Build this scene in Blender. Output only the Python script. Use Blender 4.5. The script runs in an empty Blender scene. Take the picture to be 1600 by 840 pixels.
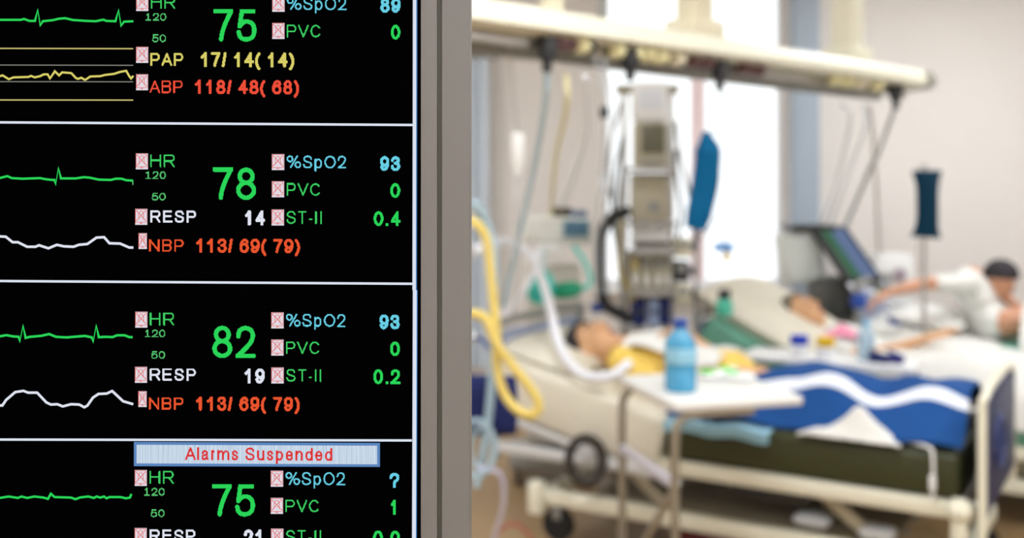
import bpy, bmesh, math, random
from mathutils import Vector as V, Matrix, noise

random.seed(7)
SC = bpy.context.scene
COL = SC.collection

# ------------------------------------------------------------------ camera
CAM_H, F, CX, HY = 1.6, 1600.0, 800.0, 300.0          # eye height, focal length in px, centre column, horizon row
cd = bpy.data.cameras.new('camera'); cam = bpy.data.objects.new('camera', cd); COL.objects.link(cam)
cam.location = (0, 0, CAM_H); cam.rotation_euler = (math.pi/2, 0, 0)
cd.sensor_width = 36; cd.lens = 36; cd.shift_y = -(420-HY)/1600
cd.clip_start = 0.05; cd.clip_end = 100
cd.dof.use_dof = True; cd.dof.focus_distance = 0.85; cd.dof.aperture_fstop = 3.5
SC.camera = cam

# ------------------------------------------------------------------ world, exposure
w = bpy.data.worlds.new('daylight'); SC.world = w; w.use_nodes = True
bg = w.node_tree.nodes['Background']; bg.inputs[0].default_value = (0.95, 0.98, 1.0, 1); bg.inputs[1].default_value = 1.5
SC.view_settings.view_transform = 'Standard'; SC.view_settings.look = 'None'
SC.view_settings.exposure = 0.0; SC.view_settings.gamma = 1.0; SC.view_settings.use_curve_mapping = False
SC.cycles.use_denoising = True
LAMP = 27.0                                            # radiance of the ceiling panels

# ------------------------------------------------------------------ helpers
def lin(c):
    return tuple(((x/255)/12.92 if x/255 <= .04045 else ((x/255+.055)/1.055)**2.4) for x in c)
MATS = {}
def M(name, rgb, rough=.55, metal=0., var=.06, scale=18., trans=0., alpha=1., emit=0., spec=.5, bump=0., sheen=0.):
    if name in MATS: return MATS[name]
    m = bpy.data.materials.new(name); m.use_nodes = True; nt = m.node_tree
    b = nt.nodes['Principled BSDF']; c = lin(rgb)
    if emit:
        b.inputs['Base Color'].default_value = (0, 0, 0, 1)
        b.inputs['Emission Color'].default_value = (*c, 1); b.inputs['Emission Strength'].default_value = emit
        b.inputs['Specular IOR Level'].default_value = 0; b.inputs['Roughness'].default_value = 1
        MATS[name] = m; return m
    b.inputs['Base Color'].default_value = (*c, 1)
    if var:
        tc = nt.nodes.new('ShaderNodeTexCoord'); nz = nt.nodes.new('ShaderNodeTexNoise'); rp = nt.nodes.new('ShaderNodeMixRGB')
        nz.inputs['Scale'].default_value = scale; nz.inputs['Detail'].default_value = 4
        nt.links.new(tc.outputs['Object'], nz.inputs['Vector'])
        rp.inputs[1].default_value = (*[x*(1-var) for x in c], 1); rp.inputs[2].default_value = (*[min(1, x*(1+var)) for x in c], 1)
        nt.links.new(nz.outputs['Fac'], rp.inputs[0]); nt.links.new(rp.outputs[0], b.inputs['Base Color'])
        if bump:
            bp = nt.nodes.new('ShaderNodeBump'); bp.inputs['Strength'].default_value = bump; bp.inputs['Distance'].default_value = .01
            nt.links.new(nz.outputs['Fac'], bp.inputs['Height']); nt.links.new(bp.outputs[0], b.inputs['Normal'])
    b.inputs['Roughness'].default_value = rough; b.inputs['Metallic'].default_value = metal
    b.inputs['Specular IOR Level'].default_value = spec
    b.inputs['Transmission Weight'].default_value = trans; b.inputs['Alpha'].default_value = alpha
    if sheen: b.inputs['Sheen Weight'].default_value = sheen
    MATS[name] = m; return m

def P(px, py, D):
    """the point that lies D metres ahead at photograph column px, row py"""
    return V(((px-CX)/F*D, D, CAM_H-(py-HY)/F*D))
def PZ(px, py, z):
    D = (CAM_H-z)*F/(py-HY); return P(px, py, D)

def catmull(pts, k=6, closed=False):
    pts = [V(p) for p in pts]; n = len(pts); out = []
    if n < 3: return pts
    for i in range(n if closed else n-1):
        p0 = pts[(i-1) % n] if (closed or i > 0) else pts[0]*2-pts[1]
        p1, p2 = pts[i], pts[(i+1) % n]
        p3 = pts[(i+2) % n] if (closed or i+2 < n) else pts[-1]*2-pts[-2]
        for j in range(k):
            t = j/k
            out.append(.5*((2*p1)+(p2-p0)*t+(2*p0-5*p1+4*p2-p3)*t*t+(3*p1-p0-3*p2+p3)*t**3))
    if not closed: out.append(pts[-1])
    return out

def thicken(bm, t):
    """give an open cloth its thickness: a second skin below, joined along the border"""
    bm.normal_update(); src = list(bm.verts); fs = list(bm.faces); edge = [e for e in bm.edges if len(e.link_faces) == 1]
    low = {v: bm.verts.new(v.co-v.normal*t) for v in src}
    for f in fs:
        g = bm.faces.new([low[v] for v in reversed(f.verts)]); g.material_index = f.material_index
    for e in edge:
        a, b = e.verts; g = bm.faces.new((a, b, low[b], low[a])); g.material_index = e.link_faces[0].material_index
    bmesh.ops.recalc_face_normals(bm, faces=bm.faces)

class MB:
    def __init__(s): s.bm = bmesh.new()
    def _add(s, tmp, mi=0):
        for f in tmp.faces: f.material_index = mi
        me = bpy.data.meshes.new('tmp'); tmp.to_mesh(me); tmp.free(); s.bm.from_mesh(me); bpy.data.meshes.remove(me); return s
    def box(s, c, size, R=None, bev=0., seg=2, mi=0):
        t = bmesh.new(); bmesh.ops.create_cube(t, size=1)
        bmesh.ops.scale(t, vec=V(size), verts=t.verts)
        if bev: bmesh.ops.bevel(t, geom=list(t.edges), offset=min(bev, min(size)*.49), segments=seg, affect='EDGES', profile=.5)
        if R is not None: bmesh.ops.transform(t, matrix=R.to_4x4(), verts=t.verts)
        bmesh.ops.translate(t, vec=V(c), verts=t.verts); return s._add(t, mi)
    def bar(s, a, b, wd, ht, up=(0, 0, 1), bev=.004, mi=0):
        a, b = V(a), V(b); d = (b-a); L = d.length; d.normalize()
        u = V(up); sd = d.cross(u); sd.normalize(); u2 = sd.cross(d)
        R = Matrix((d, sd, u2)).transposed()
        return s.box((a+b)/2, (L, wd, ht), R, bev, 2, mi)
    def ell(s, c, r, R=None, n=20, m=12, mi=0):
        t = bmesh.new(); bmesh.ops.create_uvsphere(t, u_segments=n, v_segments=m, radius=1)
        bmesh.ops.scale(t, vec=V(r) if hasattr(r, '__len__') else V((r, r, r)), verts=t.verts)
        if R is not None: bmesh.ops.transform(t, matrix=R.to_4x4(), verts=t.verts)
        bmesh.ops.translate(t, vec=V(c), verts=t.verts); return s._add(t, mi)
    def tube(s, pts, r, n=10, closed=False, flat=None, mi=0):
        pts = [V(p) for p in pts]; N = len(pts)
        rs = r if hasattr(r, '__len__') else [r]*N
        t = bmesh.new(); rings = []; prev = None
        for i in range(N):
            a = pts[(i-1) % N] if (closed or i > 0) else pts[i]
            b = pts[(i+1) % N] if (closed or i < N-1) else pts[i]
            d = (b-a).normalized()
            if prev is None:
                x = d.cross(V((0, 1, .13))); x.normalize()
            else:
                x = prev-d*prev.dot(d); x.normalize()
            prev = x; y = d.cross(x)
            fl = flat or 1.
            rings.append([t.verts.new(pts[i]+(x*math.cos(2*math.pi*k/n)+y*math.sin(2*math.pi*k/n)*fl)*rs[i]) for k in range(n)])
        for i in range(N if closed else N-1):
            A, B = rings[i], rings[(i+1) % N]
            for k in range(n): t.faces.new((A[k], A[(k+1) % n], B[(k+1) % n], B[k]))
        if not closed: t.faces.new(rings[0][::-1]); t.faces.new(rings[-1])
        bmesh.ops.recalc_face_normals(t, faces=t.faces); return s._add(t, mi)
    def cap(s, a, b, ra, rb, n=14):
        """a tapered limb with round ends"""
        a, b = V(a), V(b); d = (b-a).normalized(); pts = []; rs = []
        for k in range(5):
            q = math.pi/2*(1-k/4); pts.append(a-d*ra*math.sin(q)); rs.append(max(ra*math.cos(q), ra*.05))
        for k in range(1, 5):
            pts.append(a.lerp(b, k/5)); rs.append(ra+(rb-ra)*k/5)
        for k in range(5):
            q = math.pi/2*(k/4); pts.append(b+d*rb*math.sin(q)); rs.append(max(rb*math.cos(q), rb*.05))
        return s.tube(pts, rs, n)
    def lathe(s, prof, c=(0, 0, 0), R=None, n=24, mi=0):
        t = bmesh.new(); rings = []
        for r, z in prof: rings.append([t.verts.new((max(r, 1e-4)*math.cos(2*math.pi*k/n), max(r, 1e-4)*math.sin(2*math.pi*k/n), z)) for k in range(n)])
        for A, B in zip(rings, rings[1:]):
            for k in range(n): t.faces.new((A[k], A[(k+1) % n], B[(k+1) % n], B[k]))
        t.faces.new(rings[0][::-1]); t.faces.new(rings[-1])
        if R is not None: bmesh.ops.transform(t, matrix=R.to_4x4(), verts=t.verts)
        bmesh.ops.translate(t, vec=V(c), verts=t.verts)
        bmesh.ops.recalc_face_normals(t, faces=t.faces); return s._add(t, mi)
    def cyl(s, a, b, r, n=16, mi=0):
        return s.tube([a, b], r, n, mi=mi)
    def grid(s, fn, nu, nv, mfn=None):
        t = bmesh.new(); g = [[t.verts.new(fn(i/nu, j/nv)) for j in range(nv+1)] for i in range(nu+1)]
        for i in range(nu):
            for j in range(nv):
                f = t.faces.new((g[i][j], g[i+1][j], g[i+1][j+1], g[i][j+1]))
                if mfn: f.material_index = mfn((i+.5)/nu, (j+.5)/nv)
        bmesh.ops.recalc_face_normals(t, faces=t.faces)
        me = bpy.data.meshes.new('tmp'); t.to_mesh(me); t.free(); s.bm.from_mesh(me); bpy.data.meshes.remove(me); return s
    def poly(s, pts, mi=0):
        f = s.bm.faces.new([s.bm.verts.new(V(p)) for p in pts]); f.material_index = mi; return s
    def build(s, name, mats, parent=None, origin=None, smooth=True, solid=0.):
        if origin is not None: bmesh.ops.translate(s.bm, vec=-V(origin), verts=s.bm.verts)
        if solid:
            thicken(s.bm, solid)
        me = bpy.data.meshes.new(name); s.bm.to_mesh(me); s.bm.free()
        if smooth:
            me.shade_smooth(); me.set_sharp_from_angle(angle=math.radians(42))
        o = bpy.data.objects.new(name, me); COL.objects.link(o)
        for m in (mats if isinstance(mats, (list, tuple)) else [mats]): me.materials.append(m)
        if parent is not None: o.parent = parent
        elif origin is not None: o.location = V(origin)
        return o
    def remesh(s, voxel, it=4):
        """fuse everything gathered so far into one continuous surface"""
        me = bpy.data.meshes.new('tmp'); s.bm.to_mesh(me); s.bm.free()
        o = bpy.data.objects.new('tmp', me); COL.objects.link(o)
        r = o.modifiers.new('r', 'REMESH'); r.mode = 'VOXEL'; r.voxel_size = voxel
        sm = o.modifiers.new('s', 'SMOOTH'); sm.iterations = it; sm.factor = .5
        bpy.context.view_layer.update()
        ev = o.evaluated_get(bpy.context.evaluated_depsgraph_get()); m2 = bpy.data.meshes.new_from_object(ev)
        s.bm = bmesh.new(); s.bm.from_mesh(m2)
        bpy.data.objects.remove(o); bpy.data.meshes.remove(me); bpy.data.meshes.remove(m2); return s

def tag(o, label, cat, group=None):
    o['label'] = label; o['category'] = cat
    if group: o['group'] = group
    return o
def thing(name, label, cat, loc=(0, 0, 0), group=None, rotz=0.):
    o = bpy.data.objects.new(name, None); COL.objects.link(o); o.empty_display_size = .05
    o.location = V(loc); o.rotation_euler = (0, 0, rotz); return tag(o, label, cat, group)
def struct(o): o['kind'] = 'structure'; return o
def lab(o, label): o['label'] = label; return o

# ------------------------------------------------------------------ materials
wall_m = M('wall_paint', (232, 227, 222), .8, var=.03, scale=2.5)
ceil_m = M('ceiling_paint', (235, 233, 228), .9, var=.01)
floor_m = M('floor_vinyl', (158, 130, 92), .45, var=.10, scale=3)
cream = M('cream_enamel', (232, 229, 208), .4, var=.02)
cream2 = M('cream_plastic', (222, 214, 186), .45, var=.04)
white = M('white_plastic', (240, 240, 238), .4, var=.02)
sheet_m = M('white_linen', (226, 225, 219), .85, var=.04, scale=30, bump=.2)
pale_m = M('cream_linen', (222, 216, 198), .85, var=.05, scale=22, bump=.2)
steel = M('brushed_steel', (182, 180, 176), .32, .85, var=.06)
greym = M('grey_metal', (150, 150, 146), .45, .3, var=.06)
dark = M('dark_plastic', (42, 44, 46), .45, var=.05)
black = M('black_rubber', (18, 19, 22), .6, var=.05)
navy = M('navy_fabric', (12, 30, 92), .8, var=.12, bump=.2)
blue_m = M('blue_blanket', (0, 70, 136), .9, var=.14, scale=24, bump=.35)
olive = M('olive_vinyl', (50, 54, 20), .5, var=.10)
green_m = M('sea_green_vinyl', (104, 164, 140), .55, var=.08)
teal = M('teal_fabric', (0, 92, 138), .8, var=.12, scale=10, spec=.2)
teal_d = M('dark_teal_fabric', (0, 48, 70), .8, var=.10, scale=10, spec=.2)
aqua = M('aqua_silicone', (60, 196, 182), .5, var=.06)
emer = M('green_silicone', (10, 150, 110), .5, var=.06)
yel = M('yellow_tubing', (232, 208, 112), .45, var=.05)
ylw = M('yellow_cloth', (236, 200, 96), .8, var=.08, bump=.2)
skin = M('skin', (214, 166, 124), .5, var=.06, scale=25)
skin_r = M('flushed_skin', (206, 150, 118), .5, var=.08, scale=25)
lip = M('lip_skin', (176, 104, 92), .45, var=.05)
hair_d = M('dark_hair', (38, 32, 38), .7, var=.2, scale=60)
hair_g = M('grey_hair', (120, 112, 98), .7, var=.2, scale=60)
clear = M('clear_tubing', (226, 232, 236), .25, var=.02, alpha=.55)
clearb = M('pale_blue_tubing', (184, 212, 226), .3, var=.03, alpha=.72)
hosew = M('white_hose', (240, 242, 248), .4, var=.02)
blueb = M('blue_bottle_plastic', (70, 168, 214), .15, var=.25, scale=28, alpha=.78)
capb = M('dark_blue_cap', (14, 66, 158), .35, var=.04)
pink = M('pink_cloth', (240, 150, 178), .8, var=.08)
lime = M('lime_print', (90, 205, 70), .5, var=.05)
redd = M('dark_red_plastic', (92, 62, 60), .5, var=.06)
paley = M('pale_yellow_plastic', (230, 222, 172), .5, var=.05)

# ================================================================== STRUCTURE
X0, X1, Y0, Y1, ZC = -4.0, 5.6, -3.0, 8.0, 3.5
def slab(name, a, b, m):
    a, b = V(a), V(b); return struct(MB().box((a+b)/2, b-a).build(name, m, smooth=False))
slab('floor', (X0-.1, Y0-.1, -.1), (X1+.1, Y1+.3, 0), floor_m)
slab('ceiling', (X0-.1, Y0-.1, ZC), (X1+.1, Y1+.3, ZC+.1), ceil_m)
slab('wall_left', (X0-.1, Y0, 0), (X0, Y1, ZC), wall_m)
slab('wall_right', (X1, Y0, 0), (X1+.1, Y1, ZC), wall_m)
slab('wall_front', (X0, Y0-.1, 0), (X1, Y0, ZC), wall_m)
WX0, WX1, WZ0, WZ1 = .70, 2.16, .85, 3.25                # window opening in the back wall
b = MB()
for x0, x1, z0, z1 in ((X0, WX0, 0, ZC), (WX1, X1, 0, ZC), (WX0, WX1, 0, WZ0), (WX0, WX1, WZ1, ZC)):
    b.box(((x0+x1)/2, Y1+.15, (z0+z1)/2), (x1-x0, .3, z1-z0))
struct(b.build('wall_back', wall_m, smooth=False))
for nm, a, c in (('baseboard_back', (X0, Y1-.015, 0), (X1, Y1, .1)), ('baseboard_right', (X1-.015, Y0, 0), (X1, Y1, .1))):
    slab(nm, a, c, cream)
# window
wr = bpy.data.objects.new('window_1', None); COL.objects.link(wr); wr.location = ((WX0+WX1)/2, Y1, WZ0); struct(wr)
o0 = wr.location.copy()
b = MB()
for x in (WX0+.03, WX1-.03): b.box((x, Y1+.12, (WZ0+WZ1)/2), (.06, .08, WZ1-WZ0), bev=.006)
for z in (WZ0+.03, WZ1-.03): b.box(((WX0+WX1)/2, Y1+.12, z), (WX1-WX0-.12, .08, .06), bev=.006)
for v_ in (b,): v_.build('window_frame', M('white_frame', (246, 246, 248), .4, var=.01), wr, o0)
mx = P(1090, 0, Y1+.12).x
MB().box((mx, Y1+.12, (WZ0+WZ1)/2), (.11, .07, WZ1-WZ0-.12), bev=.006).build('mullion', M('pale_pink_paint', (252, 230, 232), .5, var=.03), wr, o0)
gl = M('window_glass', (250, 252, 255), .02, var=0, trans=1.)
nt = gl.node_tree; gb = nt.nodes.new('ShaderNodeBsdfGlass'); gb.inputs['IOR'].default_value = 1.02; gb.inputs['Roughness'].default_value = 0
nt.links.new(gb.outputs[0], nt.nodes['Material Output'].inputs[0])
for x0, x1 in ((WX0+.06, mx-.055), (mx+.055, WX1-.06)):
    MB().box(((x0+x1)/2, Y1+.12, (WZ0+WZ1)/2), (x1-x0, .006, WZ1-WZ0-.12)).build('pane', gl, wr, o0, smooth=False)
MB().box(((WX0+WX1)/2, Y1-.02, WZ0-.02), (WX1-WX0+.1, .2, .04), bev=.008).build('window_sill', white, wr, o0)
# grey-blue pillar beside the window
pl = MB().box((2.27, Y1-.06, ZC/2), (.20, .12, ZC), bev=.01).build('trim_1', M('blue_grey_paint', (168, 182, 196), .6, var=.03)); struct(pl)

# ceiling lamps (they light the room)
lamp_e = M('lamp_diffuser', (246, 250, 255), emit=LAMP)
for i, (x, y) in enumerate([(-2.2, -1.4), (.6, -1.4), (3.4, -1.4), (-2.2, 2.6), (.6, 2.6), (3.4, 2.6), (-2.2, 6.0), (3.4, 6.0)]):
    t = thing('ceiling_lamp', 'flat rectangular ceiling lamp with white diffuser panel', 'lamp', (x, y, ZC), 'flat ceiling lamps over the ward')
    MB().box((0, 0, -.02), (1.26, .66, .04), bev=.004).build('lamp_housing', white, t)
    MB().box((0, 0, -.043), (1.2, .6, .006)).build('diffuser', lamp_e, t, smooth=False)

# ================================================================== CENTRAL MONITOR (close to the camera, sharp)
MD = .85; PX = MD/F
def S(px, py, d=0.): return V(((px-CX)*PX, MD-d, CAM_H-(py-HY)*PX))
mon = thing('central_monitor', 'large grey-framed patient monitor with coloured readings on black, sharp in front of the ward', 'monitor', (-.40, MD+.05, 0))
mo = mon.location.copy()
SX0, SX1, SY0, SY1 = -330, 658, -190, 1010
bez = M('grey_bezel', (124, 121, 118), .6, var=.02, scale=6)
groove_m = M('dark_grey_groove', (98, 96, 88), .7, var=.02)
def frame(x0, y0, x1, y1, wd, d0, d1, bev):
    """four mitred bars round the rectangle x0..x1, y0..y1 (px), wd wide (px), between depths d0 and d1 in front of the screen plane"""
    b = MB()
    for (xa, ya, xb, yb) in ((x0-wd, y0-wd, x0, y1+wd), (x1, y0-wd, x1+wd, y1+wd), (x0, y0-wd, x1, y0), (x0, y1, x1, y1+wd)):
        c = (S(xa, ya)+S(xb, yb))/2; b.box((c.x, MD-(d0+d1)/2, c.z), (abs(xb-xa)*PX, d1-d0, abs(yb-ya)*PX), bev=bev, seg=3)
    return b
frame(SX0, SY0, SX1, SY1, 25.5, -.03, .003, .0006).build('inner_bezel', bez, mon, mo)
frame(SX0-25.5, SY0-25.5, SX1+25.5, SY1+25.5, 7, -.03, -.0006, .0003).build('bezel_groove', groove_m, mon, mo)
frame(SX0-32.5, SY0-32.5, SX1+32.5, SY1+32.5, 44.5, -.03, .0035, .0012).build('outer_bezel', bez, mon, mo)
c = (S(SX0, SY0)+S(SX1, SY1))/2
MB().box((c.x, MD+.055, c.z), ((SX1-SX0+90)*PX, .05, (SY1-SY0+90)*PX), bev=.012).build('back_housing', bez, mon, mo)
MB().cyl((c.x, MD+.075, .04), (c.x, MD+.075, c.z-.2), .028).build('stand_pole', greym, mon, mo)
b = MB()
for a in range(5):
    q = math.radians(72*a+20); b.bar((c.x, MD+.075, .07), (c.x+.32*math.cos(q), MD+.075+.32*math.sin(q), .06), .05, .03)
b.build('stand_base', greym, mon, mo)
for a in range(5):
    q = math.radians(72*a+20); p = V((c.x+.30*math.cos(q), MD+.075+.30*math.sin(q), .03))
    MB().cyl(p+V((-.012, 0, 0)), p+V((.012, 0, 0)), .03).build('castor', black, mon, mo)
scr_m = M('black_screen', (2, 2, 3), .35, var=0, spec=0)
c = (S(SX0, SY0)+S(SX1, SY1))/2
so = V((c.x, MD, c.z))
scr = MB().box((c.x, MD+.004, c.z), ((SX1-SX0+4)*PX, .008, (SY1-SY0+4)*PX)).build('screen', scr_m, mon, smooth=False)
scr.location = so-mo
scr.data.transform(Matrix.Translation(-so))

def E(name, rgb, k=1.): return M('screen_'+name, rgb, emit=k)
eg, eg2, ey, er, ero, ec, ew = E('green', (42, 212, 88)), E('pale_green', (88, 196, 112)), E('yellow', (216, 206, 104)), E('red', (236, 78, 56)), E('orange_red', (232, 84, 46)), E('cyan', (104, 206, 228)), E('white', (224, 228, 240))
egl = E('label_green', (62, 204, 98)); edim = E('dim_yellow', (196, 186, 112)); egr = E('grey', (126, 126, 120)); eline = E('line_white', (218, 226, 240))
LIFT = .0006
def on_screen(b, name, mats, lift=LIFT): return b.build(name, mats, scr, so, smooth=False)
def quad(b, x0, y0, x1, y1, mi=0, d=None):
    d = LIFT if d is None else d; b.poly([S(x0, y1, d), S(x1, y1, d), S(x1, y0, d), S(x0, y0, d)], mi)
def stroke(b, pts, wd, d=LIFT, mi=0):
    """a polyline of constant width, pixel coordinates, mitred joints"""
    pts = [V((p[0], p[1])) for p in pts]; L, R = [], []
    for i, p in enumerate(pts):
        t1 = (p-pts[i-1]).normalized() if i else (pts[1]-p).normalized()
        t2 = (pts[i+1]-p).normalized() if i < len(pts)-1 else t1
        tt = (t1+t2)
        tt = tt.normalized() if tt.length > .1 else t1
        n = V((-tt.y, tt.x)); k = min(1/max(.35, n.dot(V((-t1.y, t1.x)))), 1.6)
        L.append(p+n*wd/2*k); R.append(p-n*wd/2*k)
    for i in range(len(pts)-1):
        b.poly([S(*L[i], d), S(*R[i], d), S(*R[i+1], d), S(*L[i+1], d)], mi)
    return b
# letters: a stroke alphabet of our own, fitted to the photograph's size, then cut into the display's pixels
PITCH = 1.05
def arc(cx, cy, rx, ry, a0, a1, n=14):
    return [(cx+rx*math.cos(math.radians(a0+(a1-a0)*k/n)), cy+ry*math.sin(math.radians(a0+(a1-a0)*k/n))) for k in range(n+1)]
def sp(*p): return [(q.x, q.y) for q in catmull([(x, y, 0) for x, y in p], 5)]
def bowl(y0, y1, x): return [(0, y1), (1-x, y1)]+arc(1-x, (y0+y1)/2, x, (y1-y0)/2, 90, -90)+[(0, y0)]
Sx = [(.96,.76),(.84,.93),(.5,1),(.16,.93),(.04,.75),(.16,.59),(.5,.51),(.86,.41),(1,.25),(.86,.07),(.5,0),(.13,.07),(0,.28)]
six = [arc(.5, .32, .5, .32, 0, 360, 22), sp((.96,.79),(.80,.96),(.52,1),(.2,.86),(.03,.6),(0,.34))]
arch = lambda x0, x1: sp((x0, .45), (x0+(x1-x0)*.25, .66), (x0+(x1-x0)*.6, .73), (x1-(x1-x0)*.08, .64), (x1, .46))+[(x1, 0)]
G = {   # advance, strokes
 'H': (1.0, [[(0,0),(0,1)],[(1,0),(1,1)],[(0,.53),(1,.53)]]), 'R': (1.0, [[(0,0),(0,1)], bowl(.47,1,.3), [(.5,.47),(.68,.38),(1,0)]]),
 'P': (.93, [[(0,0),(0,1)], bowl(.44,1,.33)]), 'V': (.93, [[(0,1),(.5,0),(1,1)]]), 'C': (1.0, [arc(.52,.5,.52,.5,38,322,22)]),
 'A': (.93, [[(0,0),(.5,1),(1,0)],[(.17,.34),(.83,.34)]]), 'B': (.93, [[(0,0),(0,1)], bowl(.53,1,.28), bowl(0,.53,.3)]),
 'E': (.93, [[(1,0),(0,0),(0,1),(.97,1)],[(0,.53),(.9,.53)]]), 'N': (1.0, [[(0,0),(0,1),(1,0),(1,1)]]), 'T': (.85, [[(0,1),(1,1)],[(.5,1),(.5,0)]]),
 'I': (.39, [[(.5,0),(.5,1)]]), 'S': (.93, [sp(*Sx)]), 'O': (1.09, [arc(.5,.5,.5,.5,0,360,28)]), '-': (.46, [[(0,.34),(1,.34)]]),
 '%': (1.24, [arc(.2,.76,.2,.24,0,360,16), arc(.8,.24,.2,.24,0,360,16), [(.25,0),(.75,1)]]),
 '0': (.78, [arc(.5,.5,.5,.5,0,360,28)]), '1': (.78, [[(.08,.70),(.3,.80),(.55,1),(.55,0)]]), '!': (.86, [[(.15,.78),(.5,1),(.5,0)],[(.08,0),(.92,0)]]),
 '2': (.78, [sp((.03,.70),(.13,.91),(.48,1),(.86,.91),(.96,.70),(.78,.45),(.3,.16),(0,0))+[(1,0)]]),
 '3': (.78, [sp((.02,.76),(.15,.93),(.5,1),(.85,.92),(.92,.75),(.8,.58),(.42,.53)), sp((.42,.53),(.85,.47),(1,.27),(.85,.07),(.48,0),(.12,.08),(0,.27))]),
 '4': (.78, [[(.74,0),(.74,1),(0,.31),(1,.31)]]),
 '5': (.78, [[(.92,1),(.2,1),(.07,.48)]+sp((.07,.48),(.28,.60),(.55,.64),(.88,.55),(1,.32),(.86,.08),(.48,0),(.12,.07),(0,.26))]),
 '6': (.78, six), '9': (.78, [[(1-x, 1-y) for x, y in q] for q in six]), '7': (.78, [[(0,1)]+[(1,1)]+sp((1,1),(.66,.60),(.44,.25),(.36,0))]),
 '8': (.78, [arc(.5,.765,.41,.235,0,360,20), arc(.5,.265,.5,.265,0,360,22)]), '.': (.39, [[(.5,0),(.5,.01)]]),
 '?': (.78, [sp((.02,.72),(.15,.93),(.5,1),(.85,.92),(.97,.72),(.85,.53),(.56,.38),(.5,.22)), [(.5,0),(.5,.01)]]),
 '/': (.42, [[(0,0),(1,1)]]), '(': (.46, [sp((1,1.0),(.3,.74),(0,.38),(.3,.02),(1,-.25))]), ')': (.46, [sp((0,1.0),(.7,.74),(1,.38),(.7,.02),(0,-.25))]),
 ' ': (.39, []), 'p': (.78, [[(0,.73),(0,-.28)], arc(.5,.36,.5,.36,0,360,22)]), 'd': (.78, [[(1,0),(1,1)], arc(.5,.36,.5,.36,0,360,22)]),
 'l': (.31, [[(.5,0),(.5,1)]]), 'u': (.78, [[(0,.73)]+[(0,.25)]+sp((0,.25),(.12,.06),(.45,0),(.78,.06),(1,.28)), [(1,.73),(1,0)]]), 'n': (.78, [[(0,0),(0,.73)], arch(0,1)]),
 'm': (1.16, [[(0,0),(0,.73)], arch(0,.5), arch(.5,1)]), 'r': (.46, [[(0,0),(0,.73)], sp((0,.42),(.25,.66),(.6,.73),(1,.70))]),
 's': (.70, [sp(*[(x, y*.73) for x, y in Sx])]), 'e': (.78, [[(0,.37),(1,.37)]+sp((1,.37),(.93,.58),(.72,.70),(.5,.73),(.25,.69),(.05,.52),(0,.36),(.06,.18),(.25,.04),(.52,0),(.82,.05),(.97,.2))]),
 'a': (.78, [sp((.04,.52),(.2,.69),(.5,.73),(.8,.66),(.88,.48))+[(.88,.12),(1,0)], sp((.88,.43),(.5,.40),(.12,.32),(0,.17),(.14,.03),(.4,0),(.7,.08),(.88,.26))]),
}
def text(name, txt, x0, x1, yt, yb, mat, weight=.11, slant=.006):
    """weight: stroke width as a share of the capital height"""
    H_ = yb-yt; wd = max(weight*H_, 1.7); segs = []; x = 0
    for ch in txt:
        adv, st = G[ch]; l_ = .10; w_ = adv-.2
        if ch.isdigit(): l_ = .055; w_ = adv-.11
        if ch in 'AV/()%': l_ = .04; w_ = adv-.08
        segs.append((x+l_, w_, st)); x += adv
    segs = [q for q in segs if q[2]]
    e0, e1 = segs[0][0], segs[-1][0]+segs[-1][1]
    k = (x1-x0)/(e1-e0); cells = {}; xm = (x0+x1)/2
    for gx, gw, st in segs:
        a_, b_ = x0+(gx-e0)*k, x0+(gx+gw-e0)*k
        if b_-a_ > wd*1.6: a_, b_ = a_+wd/2, b_-wd/2
        for pl_ in st:
            q = [(a_+(b_-a_)*u, yb-wd/2-(H_-wd)*v_) for u, v_ in pl_]
            for (ax, ay), (bx, by) in zip(q, q[1:]):
                L2 = (bx-ax)**2+(by-ay)**2+1e-9
                for j in range(int((min(ay, by)-wd)/PITCH)-1, int((max(ay, by)+wd)/PITCH)+2):
                    y = (j+.5)*PITCH
                    for i in range(int((min(ax, bx)-wd)/PITCH)-1, int((max(ax, bx)+wd)/PITCH)+2):
                        xx = (i+.5)*PITCH
                        t_ = max(0, min(1, ((xx-ax)*(bx-ax)+(y-ay)*(by-ay))/L2))
                        dx_, dy_ = xx-ax-t_*(bx-ax), y-ay-t_*(by-ay)
                        if dx_*dx_+dy_*dy_ <= (wd/2)**2 or (max(abs(dx_), abs(dy_)) <= wd/2*.93 and (ax == bx or ay == by or L2 < .1)): cells.setdefault(j, set()).add(i)
    b = MB()
    for j, row in cells.items():
        row = sorted(row); st = row[0]; pr = st
        for i in row[1:]+[None]:
            if i is None or i != pr+1:
                sh = (st*PITCH-xm)*slant
                quad(b, st*PITCH, j*PITCH+sh, (pr+1)*PITCH, (j+1)*PITCH+sh); st = i
            pr = i
    return on_screen(b, name, mat)
icon_w, icon_r = E('icon_white', (226, 218, 228)), E('icon_red', (226, 104, 98))
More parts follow.
